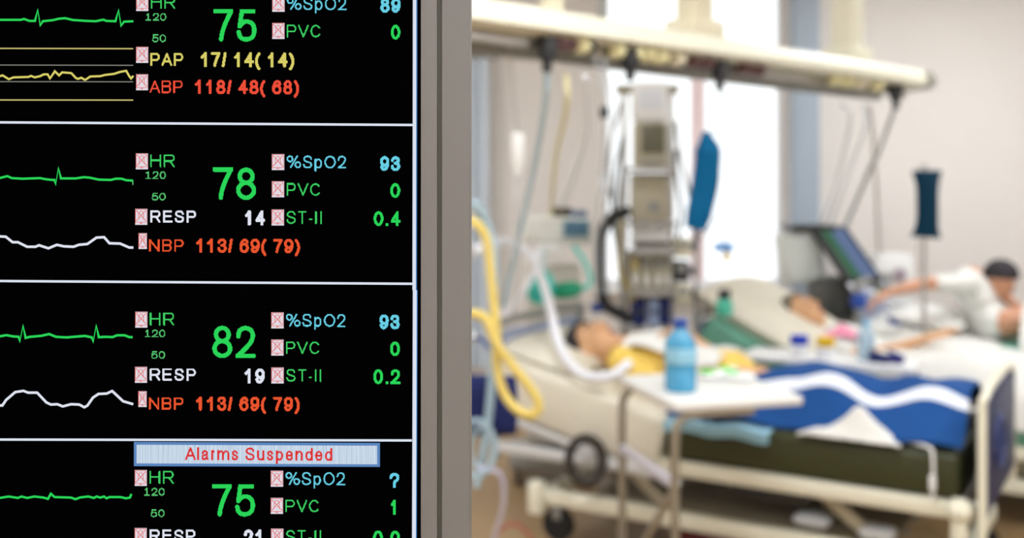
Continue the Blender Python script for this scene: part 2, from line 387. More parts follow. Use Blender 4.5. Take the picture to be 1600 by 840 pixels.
def icon(x0, y0, x1, y1):
    b = MB(); quad(b, x0, y0, x1, y1, 0); w_, h_ = x1-x0, y1-y0; d = LIFT*1.6
    q = lambda u, v_: (x0+w_*u, y0+h_*v_)
    stroke(b, [q(.04, .03), q(.96, .03)], 1.0, d, 1); stroke(b, [q(.04, .03), q(.04, .9)], 1.0, d, 1); stroke(b, [q(.97, .1), q(.97, .9)], .7, d, 1)
    stroke(b, [q(.08, .08), q(.92, .78)], 1.1, d, 1); stroke(b, [q(.92, .08), q(.08, .78)], 1.1, d, 1)
    stroke(b, [q(.3, .66), q(.3, .3), q(.42, .16), q(.58, .16), q(.7, .3), q(.7, .66)], .9, d, 1)
    stroke(b, [q(.1, .84), q(.9, .84)], .9, d, 1); stroke(b, [q(.4, .9), q(.6, .9)], 1.4, d, 1)
    on_screen(b, 'alarm_off_icon', [icon_w, icon_r])

def common(dx, dy, hr, spo2, pvc, pvcx):
    icon(212.6+dx, 239.5+dy, 231.6+dx, 264.4+dy)
    text('label_text', 'HR', 235.5+dx, 273.3+dx, 241+dy, 261+dy, egl, .115)
    for t_, x0, x1, y0, y1 in (('!20', 227, 259.5, 267.5, 279.5), ('50', 237.6, 259.2, 301, 313)):
        text('limit_text', t_, x0+dx, x1+dx, y0+dy, y1+dy, eg2, .12)
    text('heart_rate_reading', hr, 333+dx, 400.5+dx, 261.6+dy, 312+dy, eg, .135)
    icon(425+dx, 240.6+dy, 444.4+dx, 265.6+dy)
    text('label_text', '%SpO2', 448+dx, 541+dx, 243+dy, 263+dy, ec, .115)
    text('oxygen_reading', spo2, *((593.8+dx, 625.4+dx) if len(spo2) > 1 else (608.5, 624.5)), 244+dy, 267+dy, ec, .20)
    icon(425+dx, 283+dy, 444.2+dx, 308+dy)
    text('label_text', 'PVC', 448+dx, 500.7+dx, 286+dy, 305.4+dy, egl, .115)
    text('reading', pvc, pvcx[0], pvcx[1], 286+dy, 309+dy, eg, .185)
def lower(dx, dy, resp, st, nbp=True):
    icon(211.6+dx, 326+dy, 230.6+dx, 351+dy)
    text('label_text', 'RESP', 235+dx, 306.6+dx, 328.4+dy, 347.7+dy, ew, .155)
    text('breathing_reading', resp, 382+dx, 414.3+dx, 328.6+dy, 352+dy, ew, .20)
    icon(424.6+dx, 327+dy, 444+dx, 352+dy)
    text('label_text', 'ST-II', 448+dx, 503.5+dx, 329.6+dy, 349.4+dy, egl, .115)
    text('reading', st, 584+dx, 626+dx, 330+dy, 353+dy, eg, .185)
    if nbp:
        icon(217+dx, 364+dy, 230+dx, 388.7+dy)
        text('label_text', 'NBP', 233.5+dx, 287.3+dx, 373.6+dy, 393+dy, ero, .14)
        text('pressure_reading', '113/ 69( 79)', 306+dx, 469+dx, 372.5+dy, 395+dy, ero, .19)
common(.6, -247, '75', '89', '0', (611, 625.6))
common(0, 0, '78', '93', '0', (610, 625.4)); lower(0, 0, '14', '0.4')
common(-.9, 247, '82', '93', '0', (609.7, 625)); lower(-.4, 246.5, '19', '0.2')
common(-1.7, 494, '75', '?', '1', (610, 621.5)); lower(-.9, 498, '21', '0.0', False)
icon(213, 73.3, 232, 98.3); text('label_text', 'PAP', 235.6, 286.6, 83, 103, ey, .15); text('pressure_reading', '17/ 14( 14)', 313, 460, 82, 105, ey, .19)
icon(213, 116, 231.7, 141); text('label_text', 'ABP', 234, 285.6, 125.6, 145.5, er, .12); text('pressure_reading', '118/ 48( 68)', 304, 467.6, 125, 147.5, er, .19)
# alarm banner
def banner_mat():
    m = M('screen_banner', (198, 214, 230), emit=1.); nt = m.node_tree; bs = nt.nodes['Principled BSDF']
    tc = nt.nodes.new('ShaderNodeTexCoord'); mp = nt.nodes.new('ShaderNodeMapping'); nz = nt.nodes.new('ShaderNodeTexNoise'); cr = nt.nodes.new('ShaderNodeValToRGB')
    mp.inputs['Scale'].default_value = (900, 1, 12); nz.inputs['Scale'].default_value = 1; nz.inputs['Detail'].default_value = 2
    nt.links.new(tc.outputs['Object'], mp.inputs[0]); nt.links.new(mp.outputs[0], nz.inputs['Vector']); nt.links.new(nz.outputs['Fac'], cr.inputs[0])
    cr.color_ramp.elements[0].position = .3; cr.color_ramp.elements[0].color = (*lin((168, 192, 216)), 1)
    cr.color_ramp.elements[1].position = .62; cr.color_ramp.elements[1].color = (*lin((212, 225, 238)), 1)
    nt.links.new(cr.outputs[0], bs.inputs['Emission Color']); return m
b = MB(); b.poly([S(209.6, 727.5, LIFT), S(593.8, 728.7, LIFT), S(593.8, 691.2, LIFT), S(209.6, 689.7, LIFT)], 0)
b.poly([S(214, 723, LIFT*1.5), S(589.5, 724.5, LIFT*1.5), S(589.5, 695.5, LIFT*1.5), S(214, 694, LIFT*1.5)], 1)
on_screen(b, 'alarm_banner', [E('banner_blue', (92, 134, 190)), banner_mat()])
LIFT = .0014
text('alarm_text', 'Alarms Suspended', 290, 519.6, 698.2, 718.4, E('alarm_red', (222, 48, 48)), .15)
LIFT = .0006
# dividing lines and frame line
for x0, y0, x1, y1 in ((SX0, 189, 645, 195.2), (SX0, 436.4, 644.6, 443), (SX0, 685.3, 643.6, 687.4)):
    on_screen(stroke(MB(), [(x0, y0), (0, y0+(y1-y0)*.34), (x1, y1)], 3.6), 'divider_line', eline)
on_screen(stroke(MB(), [(648, SY0), (647.8, 100), (647.2, 453)], 5.4), 'frame_line', eline)
on_screen(stroke(MB(), [(648.2, 453), (647.4, 700), (646.2, SY1)], 6), 'frame_line', eline)
on_screen(stroke(MB(), [(651.6, SY0), (651.4, 100), (650.8, 453)], 1.4), 'frame_edge_line', E('edge_blue', (70, 130, 190)))
on_screen(stroke(MB(), [(651.9, 453), (651.1, 700), (649.9, SY1)], 1.4), 'frame_edge_line', E('edge_blue', (70, 130, 190)))
def wave(pts, k, oy, mat, wd):
    p = [(x/k, oy+y/k) for x, y in pts]; p.insert(0, (-200, p[0][1]))
    on_screen(stroke(MB(), p, wd), 'waveform', mat)
wave([(0,131),(140,131),(160,125),(195,138),(232,138),(250,66),(266,167),(283,140),(350,133),(385,124),(430,120),(480,132),(570,138),(630,140),(680,130),(700,138),(760,140),(780,68),(796,170),(815,143),(877,140)], 4.2, 0, eg, 3.4)
wave([(0,500),(20,495),(60,520),(90,508),(190,505),(205,498),(230,508),(265,500),(290,488),(315,488),(330,515),(362,468),(390,495),(410,475),(470,480),(500,512),(515,518),(535,510),(560,525),(595,502),(660,500),(690,492),(750,485),(790,472),(830,465),(850,500),(862,515),(877,498)], 4.2, 0, ey, 3.2)
wave([(0,328),(50,315),(80,328),(150,332),(265,328),(300,335),(345,340),(360,340),(368,368),(385,262),(402,330),(500,330),(550,322),(590,325),(650,338),(730,340),(760,332),(800,332),(830,342),(868,344),(874,346)], 4.2, 200, eg, 3.4)
on_screen(stroke(MB(), [(207.9, 282), (208, 288.6)], 1.6), 'waveform', eg2)
wave([(0,710),(40,712),(85,748),(120,748),(180,778),(235,778),(258,768),(320,788),(375,765),(420,775),(485,778),(520,765),(575,760),(635,718),(685,715),(720,755),(790,757),(850,783),(877,783)], 4.2, 200, ew, 3.8)
wave([(0,525),(45,517),(85,525),(125,528),(133,558),(153,455),(170,535),(200,528),(270,522),(325,510),(370,528),(440,532),(520,525),(560,522),(605,532),(614,560),(633,455),(650,530),(700,528),(740,530),(770,518),(820,518),(850,530),(872,530)], 4.2, 400, eg, 3.6)
wave([(0,115),(15,115),(35,85),(85,42),(130,35),(155,45),(205,45),(255,98),(280,110),(315,108),(345,120),(390,108),(435,110),(463,125),(480,115),(510,72),(540,52),(585,50),(615,36),(675,92),(730,108)], 3.5, 600, ew, 3.8)
wave([(0,620),(50,612),(100,620),(120,612),(150,620),(190,612),(240,618),(264,625),(280,597),(300,615),(390,618),(415,627),(440,617),(485,612),(515,620),(530,612),(550,618),(570,612),(585,622),(600,615),(660,615),(690,622),(712,618),(720,598)], 3.5, 600, eg, 3.4)
for ya, yb, m_, wd in ((316, 320, edim, 2.0), (425, 429, egr, 1.6), (534, 537, egr, 1.6), (655, 657, edim, 2.0)):
    on_screen(stroke(MB(), [(-200, ya/4.2), (208.5, yb/4.2)], wd), 'scale_line', m_)

# ================================================================== CEILING SUPPLY BEAM
BA, BB = V((-.14, 3.55, 0)), V((2.335, 5.75, 0)); BD = (BB-BA); BD.normalize(); BN = V((-BD.y, BD.x, 0))   # along, and away from the camera
def bp(s, n, z): return BA+(BB-BA)*s+BN*n+V((0, 0, z))
def beam_s(px):
    k = (px-CX)/F; return (k*BA.y-BA.x)/((BB.x-BA.x)-k*(BB.y-BA.y))
beam = thing('ceiling_supply_beam', 'long cream ceiling-hung supply beam with outlets, running over the bed heads', 'supply beam', bp(.3, .15, 2.12))
bo = beam.location.copy()
S0, S1 = -.55, 1.0
b = MB(); prof = [(0, 2.205), (.0, 2.245), (.03, 2.285), (.27, 2.285), (.30, 2.245), (.30, 2.205), (.26, 2.19), (.04, 2.19)]
t = bmesh.new(); A_ = [t.verts.new(bp(S0, n, z)) for n, z in prof]; B_ = [t.verts.new(bp(S1, n, z)) for n, z in prof]
for k in range(len(prof)): t.faces.new((A_[k], A_[(k+1) % 8], B_[(k+1) % 8], B_[k]))
t.faces.new(A_[::-1]); t.faces.new(B_); bmesh.ops.recalc_face_normals(t, faces=t.faces); b._add(t)
b.build('beam_body', cream, beam, bo)
MB().bar(bp(S0, .10, 2.165), bp(.985, .10, 2.165), .012, .045).build('equipment_rail', steel, beam, bo)
MB().bar(bp(S0, .27, 2.16), bp(.985, .27, 2.16), .05, .06).build('cable_duct', greym, beam, bo)
b = MB(); pts = catmull([bp(1.0, .0, 2.235), bp(1.035, .05, 2.23), bp(1.045, .15, 2.23), bp(1.035, .25, 2.23), bp(1.0, .30, 2.235)], 5)
b.tube(pts, .042, 10).build('end_bumper', M('bumper_grey', (176, 176, 168), .5), beam, bo)
for px, wd, base, m_ in ((1128, .12, .22, cream2), (1365, .125, .22, cream), (905, .07, 0, cream2), (985, .035, 0, greym)):
    s_ = beam_s(px)
    MB().bar(bp(s_, .15, 2.28), bp(s_, .15, ZC), wd, wd, up=BN, bev=.01).build('hanger_post', m_, beam, bo)
    if base: MB().bar(bp(s_, .15, 2.28), bp(s_, .15, 2.37), base, base*.8, up=BN, bev=.012).build('post_foot', m_, beam, bo)
def outlet(px, wd, m_, n=.06, z=2.165, h=.05, nm='outlet'):
    s_ = beam_s(px); c_ = bp(s_, n, z)
    bb = MB().bar(c_-BD*wd/2, c_+BD*wd/2, .05, h, bev=.008)
    bb.cyl(c_-BN*.028, c_-BN*.03-BN*.012, wd*.3, 12).build(nm, m_, beam, bo)
for px, wd, m_ in ((925, .05, paley), (938, .03, dark), (980, .05, paley), (1008, .055, paley), (1028, .05, paley), (1048, .05, paley), (1075, .05, cream2),
                   (1320, .05, paley), (1340, .05, paley), (1360, .045, cream2), (1385, .05, paley)): outlet(px, wd, m_, nm='power_socket')
for px, wd, m_ in ((888, .05, redd), (905, .05, redd), (1100, .05, redd), (1120, .05, redd), (1180, .06, redd), (1200, .06, redd)): outlet(px, wd, m_, nm='gas_outlet')
for px in (872, 1002, 1142, 1416):
    s_ = beam_s(px); c_ = bp(s_, .06, 2.145)
    MB().bar(c_-BD*.03, c_+BD*.03, .06, .085, bev=.01).bar(c_-V((0, 0, .04)), c_-V((0, 0, .09)), .03, .03, up=BN).build('rail_clamp', dark, beam, bo)
def beam_pt(px, n=.06, z=2.1): return bp(beam_s(px), n, z)

def hose(name, label, cat, pts, r, mat, n=8, k=8, flat=None, group=None, ridges=False, raw=False):
    q = catmull(pts, k)
    rs = r
    if ridges:
        dense = []
        for a_, b_ in zip(q, q[1:]):
            m_ = max(1, int((b_-a_).length/.006))
            dense += [a_.lerp(b_, i/m_) for i in range(m_)]
        q = dense+[q[-1]]; rs = [r*(1.0 if i % 2 else .82) for i in range(len(q))]
    o = MB().tube(q, rs, n, flat=flat).build(name, mat, None, q[0])
    return tag(o, label, cat, group)

# ================================================================== BEDS
HD = math.radians(148)
def bed(name, label, Fx, Fy, zt, xh, a, matt_m, cover_m, th=.17, thb=.25):
    """root at the near foot corner; +x runs to the head, -y to the far side"""
    t = thing(name, label, 'bed', (Fx, Fy, 0), None, HD)
    W_ = .92; ca, sa = math.cos(a), math.sin(a); Rb = Matrix.Rotation(-a, 3, 'Y')
    def back(s, y, n): return V((xh+s*ca-n*sa, y, zt+s*sa+n*ca))
    zb = zt-th-.005
    # mattress: flat foot section and raised back section, one body
    b = MB()
    b.box((xh/2+.02, -W_/2, zt-th/2), (xh-.04, W_-.04, th), bev=.03, seg=3, mi=0)
    b.build('mattress', matt_m, t)
    L = 2.02-xh+.08
    cc = back(L/2-.02, -W_/2, -thb/2)
    MB().box(cc, (L, W_-.03, thb), Rb, bev=.035, seg=3).build('back_mattress', cover_m, t)
    # deck and frame
    for y in (-.03, -W_+.03):
        MB().bar((0, y, zb-.03), (xh+.02, y, zb-.03), .05, .065, bev=.012).build('side_rail', cream, t)
        MB().bar(back(0, y, -thb-.02), back(L, y, -thb-.02), .035, .035, bev=.01).build('backrest_rail', M('pale_grey_enamel', (206, 206, 204), .4), t)
        MB().bar((xh, y, zb-.06), (2.08, y, zb-.06), .05, .05, bev=.012).build('head_rail', M('pale_grey_enamel', (206, 206, 204), .4), t)
    MB().box((xh/2, -W_/2, zb-.005), (xh-.05, W_-.12, .02)).build('deck_panel', M('deck_grey', (128, 122, 108), .6), t)
    MB().box(back(L/2, -W_/2, -thb-.012), (L-.04, W_-.1, .02), Rb).build('back_panel', M('back_panel_grey', (142, 128, 112), .6), t)
    MB().bar(back(L*.6, -W_/2, -thb-.04), (xh+.1, -W_/2, zb-.1), .05, .05).build('backrest_strut', greym, t)
    # foot board
    fz = zt+.19
    MB().box((-.035, -W_/2, (zb-.05+fz)/2), (.03, W_-.03, fz-zb+.05), bev=.012, seg=3).build('foot_board', M('navy_laminate', (8, 26, 80), .5, var=.04), t)
    pt = [(-.035, 0, zb-.12), (-.035, 0, fz-.03), (-.035, -.05, fz+.02), (-.035, -W_/2, fz+.05), (-.035, -W_+.05, fz+.02), (-.035, -W_, fz-.03), (-.035, -W_, zb-.12)]
    MB().tube(catmull(pt, 8), .016, 12).build('foot_frame', cream, t)
    ring = [(-.055, -W_*.36+.11*math.cos(q), zt-.0+.10*math.sin(q)) for q in [2*math.pi*k/24 for k in range(24)]]
    MB().tube(ring, .012, 8, closed=True).build('handle_ring', M('blue_plastic_ring', (48, 64, 120), .5), t)
    # head board
    hp = [(2.08, -.04, zb-.12), (2.08, -.04, zb+.44), (2.08, -.10, zb+.52), (2.08, -W_+.10, zb+.52), (2.08, -W_+.04, zb+.44), (2.08, -W_+.04, zb-.12)]
    MB().tube(catmull(hp, 8), .02, 10).build('head_frame', greym, t)
    MB().box((2.08, -W_/2, zb+.33), (.022, W_-.16, .30), bev=.008).build('head_board', M('blue_grey_laminate', (150, 160, 186), .5), t)
    # chassis
    for y in (-.06, -W_+.06):
        MB().bar((.02, y, .20), (1.86, y, .20), .055, .07, bev=.012).build('chassis_rail', cream, t)
    for x in (.05, 1.83):
        MB().bar((x, -.06, .20), (x, -W_+.06, .20), .055, .06, bev=.012).build('chassis_crossbar', cream, t)
    MB().bar((1.85, -.03, .12), (1.85, -.03, .27), .07, .07, up=(1, 0, 0), bev=.01).build('corner_post', cream, t)
    MB().box((.95, -W_/2, .225), (1.3, W_-.16, .015)).build('tray_shelf', M('tray_taupe', (150, 138, 116), .6), t)
    for x, x2 in ((.35, .62), (1.25, 1.5)):
        for y in (-.14, -W_+.14):
            MB().bar((x, y, .22), (x2, y, zb-.04), .04, .05).build('lift_arm', M('arm_taupe', (176, 166, 142), .5), t)
        MB().bar((x2, -.14, zb-.06), (x2, -W_+.14, zb-.06), .04, .04).build('lift_axle', greym, t)
    MB().box((.78, -.10, zb-.085), (.32, .06, .07), bev=.01).build('actuator_box', dark, t)
    for x in (.08, 1.76):
        for y in (-.07, -W_+.07):
            cs = MB().bar((x, y, .17), (x, y, .10), .05, .04, up=(1, 0, 0)).build('castor', greym, t)
            MB().cyl((x, y-.018, .075), (x, y+.018, .075), .075, 20).build('wheel', black, cs)
    MB().cyl((.04, .015, zb+.02), (.04, .015, zb-.16), .03).ell((.04, .015, zb-.02), .045).build('corner_bumper', cream, t)
    return t, back
BED_OFF = V((1.10, .85, 0)); Z1 = .635; A1 = math.radians(13); F1 = V((1.67, 3.72, 0))
bed1, back1 = bed('hospital_bed', 'hospital bed with olive mattress, navy foot board and blue blanket', F1.x, F1.y, Z1, 1.22, A1, olive, pale_m)
F2 = F1+BED_OFF; Z2 = .57; A2 = math.radians(27)
bed2, back2 = bed('hospital_bed', 'hospital bed with sea-green mattress and steeply raised back, behind the olive one', F2.x, F2.y, Z2, 1.30, A2, green_m, green_m)
F3 = V((3.92, 5.31, 0))
bed3, back3 = bed('hospital_bed', 'farthest hospital bed under white sheets, with a sitting patient', F3.x, F3.y, .68, 1.30, math.radians(8), green_m, sheet_m)
def BM(Fv): return Matrix.Translation(Fv) @ Matrix.Rotation(HD, 4, 'Z')
M1, M2, M3 = BM(F1), BM(F2), BM(F3)

def nz(x, y, s): return noise.noise(V((x*s, y*s, 3.7)))
def cloth(name, label, cat, Mx, org, fn, nu, nv, mats, mfn=None, solid=.012, group=None):
    """a draped cloth given in bed coordinates"""
    o = MB().grid(lambda u, v_: V(fn(u, v_)), nu, nv, mfn)
    r = o.build(name, mats, None, V(org), solid=solid)
    r.matrix_world = Mx @ Matrix.Translation(V(org))
    return tag(r, label, cat, group)
def pillow_mesh(c, size, R, seed=0., k=.5):
    """a soft cushion: a fat lens with pinched corners"""
    b = MB(); a_, b_, h_ = size[0]/2, size[1]/2, size[2]/2
    for sg in (1, -1):
        def fn(u, v_):
            x, y = 2*u-1, 2*v_-1
            e = max(0, (1-x**4)*(1-y**4))**.5
            d = 1-.07*(1-x*x)*abs(y)**4*0
            p = V((a_*x*(1-.06*(1-y*y)*0-.05*y**2*x**2), b_*y*(1-.05*y**2*x**2), sg*h_*e*(1+.12*nz(x+seed, y, 1.6))))
            return V(c)+R @ p
        b.grid(fn, 18, 18)
    bmesh.ops.remove_doubles(b.bm, verts=b.bm.verts, dist=.0005); bmesh.ops.recalc_face_normals(b.bm, faces=b.bm.faces)
    return b

# ================================================================== PEOPLE
def head(b, c, f, u, hk=1.):
    s = f.cross(u); R = Matrix((s*hk, f*hk, u*hk)).transposed(); q = lambda x, y, z: c+(s*x+f*y+u*z)*hk
    b.ell(q(0, -.012, .022), (.075, .094, .096), R); b.ell(q(0, .028, -.03), (.062, .066, .086), R)
    b.ell(q(0, .046, -.085), (.044, .044, .034), R); b.ell(q(0, .076, -.1), (.02, .018, .016), R)
    b.cap(q(0, .096, .016), q(0, .114, -.026), .009, .013); b.ell(q(.011, .1, -.03), .0095); b.ell(q(-.011, .1, -.03), .0095)
    b.cap(q(-.034, .078, .03), q(.034, .078, .03), .012, .012)
    for sg in (1, -1):
        b.ell(q(.036*sg, .066, -.022), (.024, .02, .022), R); b.ell(q(.03*sg, .078, .008), (.015, .011, .009), R)
        b.ell(q(.076*sg, -.008, -.008), (.010, .020, .032), R); b.ell(q(.08*sg, -.016, .0), (.008, .012, .026), R)
    b.cap(q(-.019, .088, -.062), q(.019, .088, -.062), .008, .008); b.cap(q(-.016, .085, -.074), q(.016, .085, -.074), .008, .008)
    return q, R
def hand(b, wr, d, n, sg, curl=.5):
    """palm and five fingers; d = along the hand, n = out of the palm, sg = thumb side"""
    d = V(d).normalized(); n = V(n); n = (n-d*n.dot(d)).normalized(); s = d.cross(n)*sg
    R = Matrix((s, d, n)).transposed()
    b.ell(V(wr)+d*.048, (.040, .055, .016), R); b.cap(V(wr)-d*.01, V(wr)+d*.03, .024, .022)
    for k, (off, ln) in enumerate(((.031, .074), (.0105, .084), (-.0105, .078), (-.031, .060))):
        p = V(wr)+d*(.088-abs(k-1.3)*.006)+s*off; dd = (d+s*off*1.6).normalized(); r = .0088-.0006*k
        for j, fr in enumerate((.45, .32, .25)):
            ang = curl*(.5+j*.55); e = dd*math.cos(ang)+n*math.sin(ang)
            p2 = p+e*ln*fr; b.cap(p, p2, r, r*.92, 10); p = p2; r *= .92
    p = V(wr)+d*.028+s*.026; e = (d*.55+s*.75+n*.25).normalized(); p2 = p+e*.042; b.cap(p, p2, .013, .010, 10)
    e2 = (d*.85+s*.35+n*.35).normalized(); b.cap(p2, p2+e2*.032, .010, .0085, 10)
def person(label, Mx, J, hair_mat, skin_mat, gown_mat, f, u, hair_front=.035, fingers=(.4, .4), hk=1.):
    """J: joints in bed coordinates. One fused body; hair, gown, brows and lips are its children."""
    org = V(J['pelvis'])
    root = thing('person', label, 'person', Mx @ org); root.rotation_euler = (0, 0, HD)
    c = V(J['head']); f = V(f).normalized(); u = V(u); u = (u-f*u.dot(f)).normalized()
    b = MB(); q, R = head(b, c, f, u, hk)
    ch, pv, wa = V(J['chest']), V(J['pelvis']), V(J['waist'])
    ax = (ch-pv).normalized(); sd = V((0, 1, 0)); nn = ax.cross(sd)
    Rt = Matrix((sd, ax, nn)).transposed()
    def torso(b, g):
        b.ell(ch, (.165+g, .17+g, .105+g), Rt); b.ell(wa, (.145+g, .16+g, .098+g), Rt); b.ell(pv, (.165+g, .13+g, .105+g), Rt)
        for k in ('sh_n', 'sh_f'):
            b.ell(V(J[k]), (.062+g,)*3); b.cap(V(J[k]), ch+ax*.06, .06+g, .085+g)
    torso(b, 0); b.cap(q(0, -.02, -.06), V(J['neck']), .052, .06); b.cap(V(J['neck']), ch+ax*.08, .06, .09)
    for k, sg, cu in (('n', 1, fingers[0]), ('f', -1, fingers[1])):
        sh, el, wr = V(J['sh_'+k]), V(J['el_'+k]), V(J['wr_'+k])
        b.cap(sh, el, .050, .040); b.cap(el, el.lerp(wr, .4), .040, .037); b.cap(el.lerp(wr, .4), wr, .037, .025)
        hd = (wr-el).normalized()+V(J.get('hd_'+k, (0, 0, 0)))
        hand(b, wr, hd, J['pn_'+k], sg if J.get('flip_'+k) is None else -sg, cu)
        hp, kn, an = V(J['hip_'+k]), V(J['kn_'+k]), V(J['an_'+k])
        b.cap(hp, kn, .085, .058); b.cap(kn, kn.lerp(an, .35), .056, .054); b.cap(kn.lerp(an, .35), an, .054, .036)
        b.cap(an+V((.01, 0, -.015)), an+V((-.12, 0, .05)), .036, .024)
    b.remesh(.006, 5).build('body', skin_mat, root, org)
    # gown
    g = MB(); torso(g, .014)
    for k in ('n', 'f'):
        sh, el = V(J['sh_'+k]), V(J['el_'+k]); g.cap(sh, sh.lerp(el, .62), .066, .060)
    g.remesh(.012, 3).build('gown', gown_mat, root, org)
    # hair
    h = MB(); h.ell(q(0, -.014, .024), (.083, .102, .104), R, 40, 28)
    bad = []
    for v_ in h.bm.verts:
        r = (v_.co-c)/hk; x, y, z = r.dot(f.cross(u)), r.dot(f), r.dot(u)
        if (y > hair_front+(z-.06)*.9 and z < .112) or z < -.075 or (abs(x) > .06 and y > -.01 and z < .01): bad.append(v_)
    bmesh.ops.delete(h.bm, geom=bad, context='VERTS')
    for v_ in h.bm.verts: v_.co += (v_.co-c).normalized()*.004*noise.noise(v_.co*55)
    h.build('hair', hair_mat, root, org, solid=-.006)
    for sg in (1, -1):
        MB().tube([q(.018*sg, .092, .036), q(.034*sg, .088, .041), q(.05*sg, .076, .036)], [.004, .005, .003], 8).build('eyebrow', hair_mat, root, org)
        MB().tube([q(.018*sg, .0895, .004), q(.03*sg, .0905, .0005), q(.043*sg, .083, .004)], [.0022, .003, .0022], 6).build('eyelashes', hair_d, root, org)
    e = MB(); e.ell(q(0, .0945, -.062), (.02, .006, .0055), R, 12, 8); e.ell(q(0, .092, -.073), (.017, .006, .006), R, 12, 8)
    e.build('lips', lip, root, org)
    return root, q

# ---- patient 1
YC = -.47; bk = back1; xh = 1.22
J1 = dict(pelvis=(xh-.12, YC, Z1+.12), waist=bk(.06, YC, .11), chest=bk(.25, YC, .115), neck=bk(.44, YC, .115), head=bk(.575, YC+.05, .09),
          sh_n=bk(.35, YC+.18, .10), el_n=bk(.08, YC+.27, .06), wr_n=V((xh-.16, YC+.31, Z1+.07)), pn_n=(0, -.3, -1),
          sh_f=bk(.37, YC-.18, .10), el_f=V((xh-.02, YC-.25, Z1+.13)), wr_f=V((xh+.13, YC-.09, Z1+.29)), pn_f=(-.2, .5, -1), hd_f=(0, .3, -.4),
          hip_n=(xh-.12, YC+.10, Z1+.11), kn_n=(xh-.52, YC+.10, Z1+.12), an_n=(xh-.93, YC+.10, Z1+.06),
          hip_f=(xh-.12, YC-.09, Z1+.10), kn_f=(xh-.52, YC-.07, Z1+.07), an_f=(xh-.93, YC-.06, Z1+.05))
a1 = A1
p1, q1 = person('patient lying on the olive mattress, dark hair, head on cream pillow, yellow gown', M1, J1, hair_d, skin, ylw, (-math.sin(a1)-.15, .22, math.cos(a1)), (1, -.05, .25), fingers=(.35, .6), hk=1.17, hair_front=.055)
Ra = Matrix.Rotation(-a1, 3, 'Y')
def world_pillow(name, label, Mx, c, size, R, mat, seed):
    o = pillow_mesh((0, 0, 0), size, R, seed).build(name, mat); o.matrix_world = Mx @ Matrix.Translation(V(c)); return tag(o, label, 'pillow')
world_pillow('pillow', 'flat cream pillow under the dark-haired patient’s head'.replace('’s', ''), M1, bk(.74, YC, .02), (.50, .80, .10), Ra, pale_m, 1.)
# white sheet across chest and belly
def sh1(u, v_):
    s = -.14+.52*u; y = YC+.20-.52*v_
    hump = .238*(1-abs((y-YC)/.42)**2.6)-.03*(u > .9)
    n = max(.03, hump)+.012*nz(s*9, y*5, 1.5)+.008*math.sin(y*26+s*14)
    p = bk(s, y, n) if s > 0 else V((xh+s, y, Z1+n)); return p
cloth('top_sheet', 'white sheet laid over the chest of the dark-haired patient', 'sheet', M1, (xh+.2, YC, .9), sh1, 30, 26, sheet_m)
# blue blanket with a white stripe
def bl1(u, v_):
    x = .04+1.16*u; y = -.04-.84*v_
    prof = math.sin(min(1, max(0, v_)/.36)*math.pi/2)**1.1 if v_ < .36 else .5+.5*math.cos((v_-.36)/.64*math.pi*.86)
    hh = .175+.035*math.exp(-((x-.62)/.20)**2)+.035*math.exp(-((x-.14)/.12)**2)-.025*math.exp(-((x-.36)/.1)**2)-.12*max(0, (x-.85)/.35)
    z = Z1+.025+hh*prof+.018*nz(x, y, 7)*(.3+prof)+.010*math.sin(x*17+y*9+2*nz(x, y, 3))
    yy = y+.02*math.sin(x*7)*(1-prof)
    return V((x+.012*nz(x+4, y, 6), yy, z))
cloth('blanket', 'blue blanket with a white stripe, heaped over the legs on the olive mattress', 'blanket', M1, (.55, -.45, .69), bl1, 64, 48, [blue_m, M('white_stripe', (232, 236, 244), .85)],
      lambda u, v_: 1 if .17 < v_ < .22 else 0)
# pale blue pad on the mattress edge
def pad(u, v_):
    x = .75+.45*u; y = .012-.30*v_
    z = Z1+.006 if v_ > .06 else Z1+.006-.05*(1-v_/.06)
    return V((x, y if v_ > .06 else .012, z+.006*math.sin(x*30)))
cloth('bed_pad', 'pale blue absorbent pad lying on the edge of the olive mattress', 'pad', M1, (1.0, -.1, .68), pad, 16, 20, M('pale_blue_pad', (150, 196, 216), .8), solid=.006)
def crumple(name, label, cat, Mx, c, rx, ry, h, mat, seed, peak=(.5, .5), nu=26):
    def fn(u, v_):
        x, y = (u-.5)*2, (v_-.5)*2
        ed = max(0, 1-max(abs(x), abs(y))**2.2)
        pk = math.exp(-(((u-peak[0])/.22)**2+((v_-peak[1])/.3)**2))
        z = h*(.25*ed+.75*pk*ed**.4)*(1+.35*nz(u+seed, v_, 5))+.006+.01*abs(nz(u+seed, v_+3, 9))
        return V((c[0]+x*rx*(1+.12*nz(v_+seed, 1, 4)), c[1]+y*ry*(1+.14*nz(u+seed, 5, 4)), c[2]+z))
    return cloth(name, label, cat, Mx, c, fn, nu, nu, mat, solid=.006)
crumple('towel', 'crumpled white towel on the olive mattress edge below the blue blanket', 'towel', M1, (.44, -.035, Z1+.006), .19, .05, .115, sheet_m, 2.2, (.40, .5))

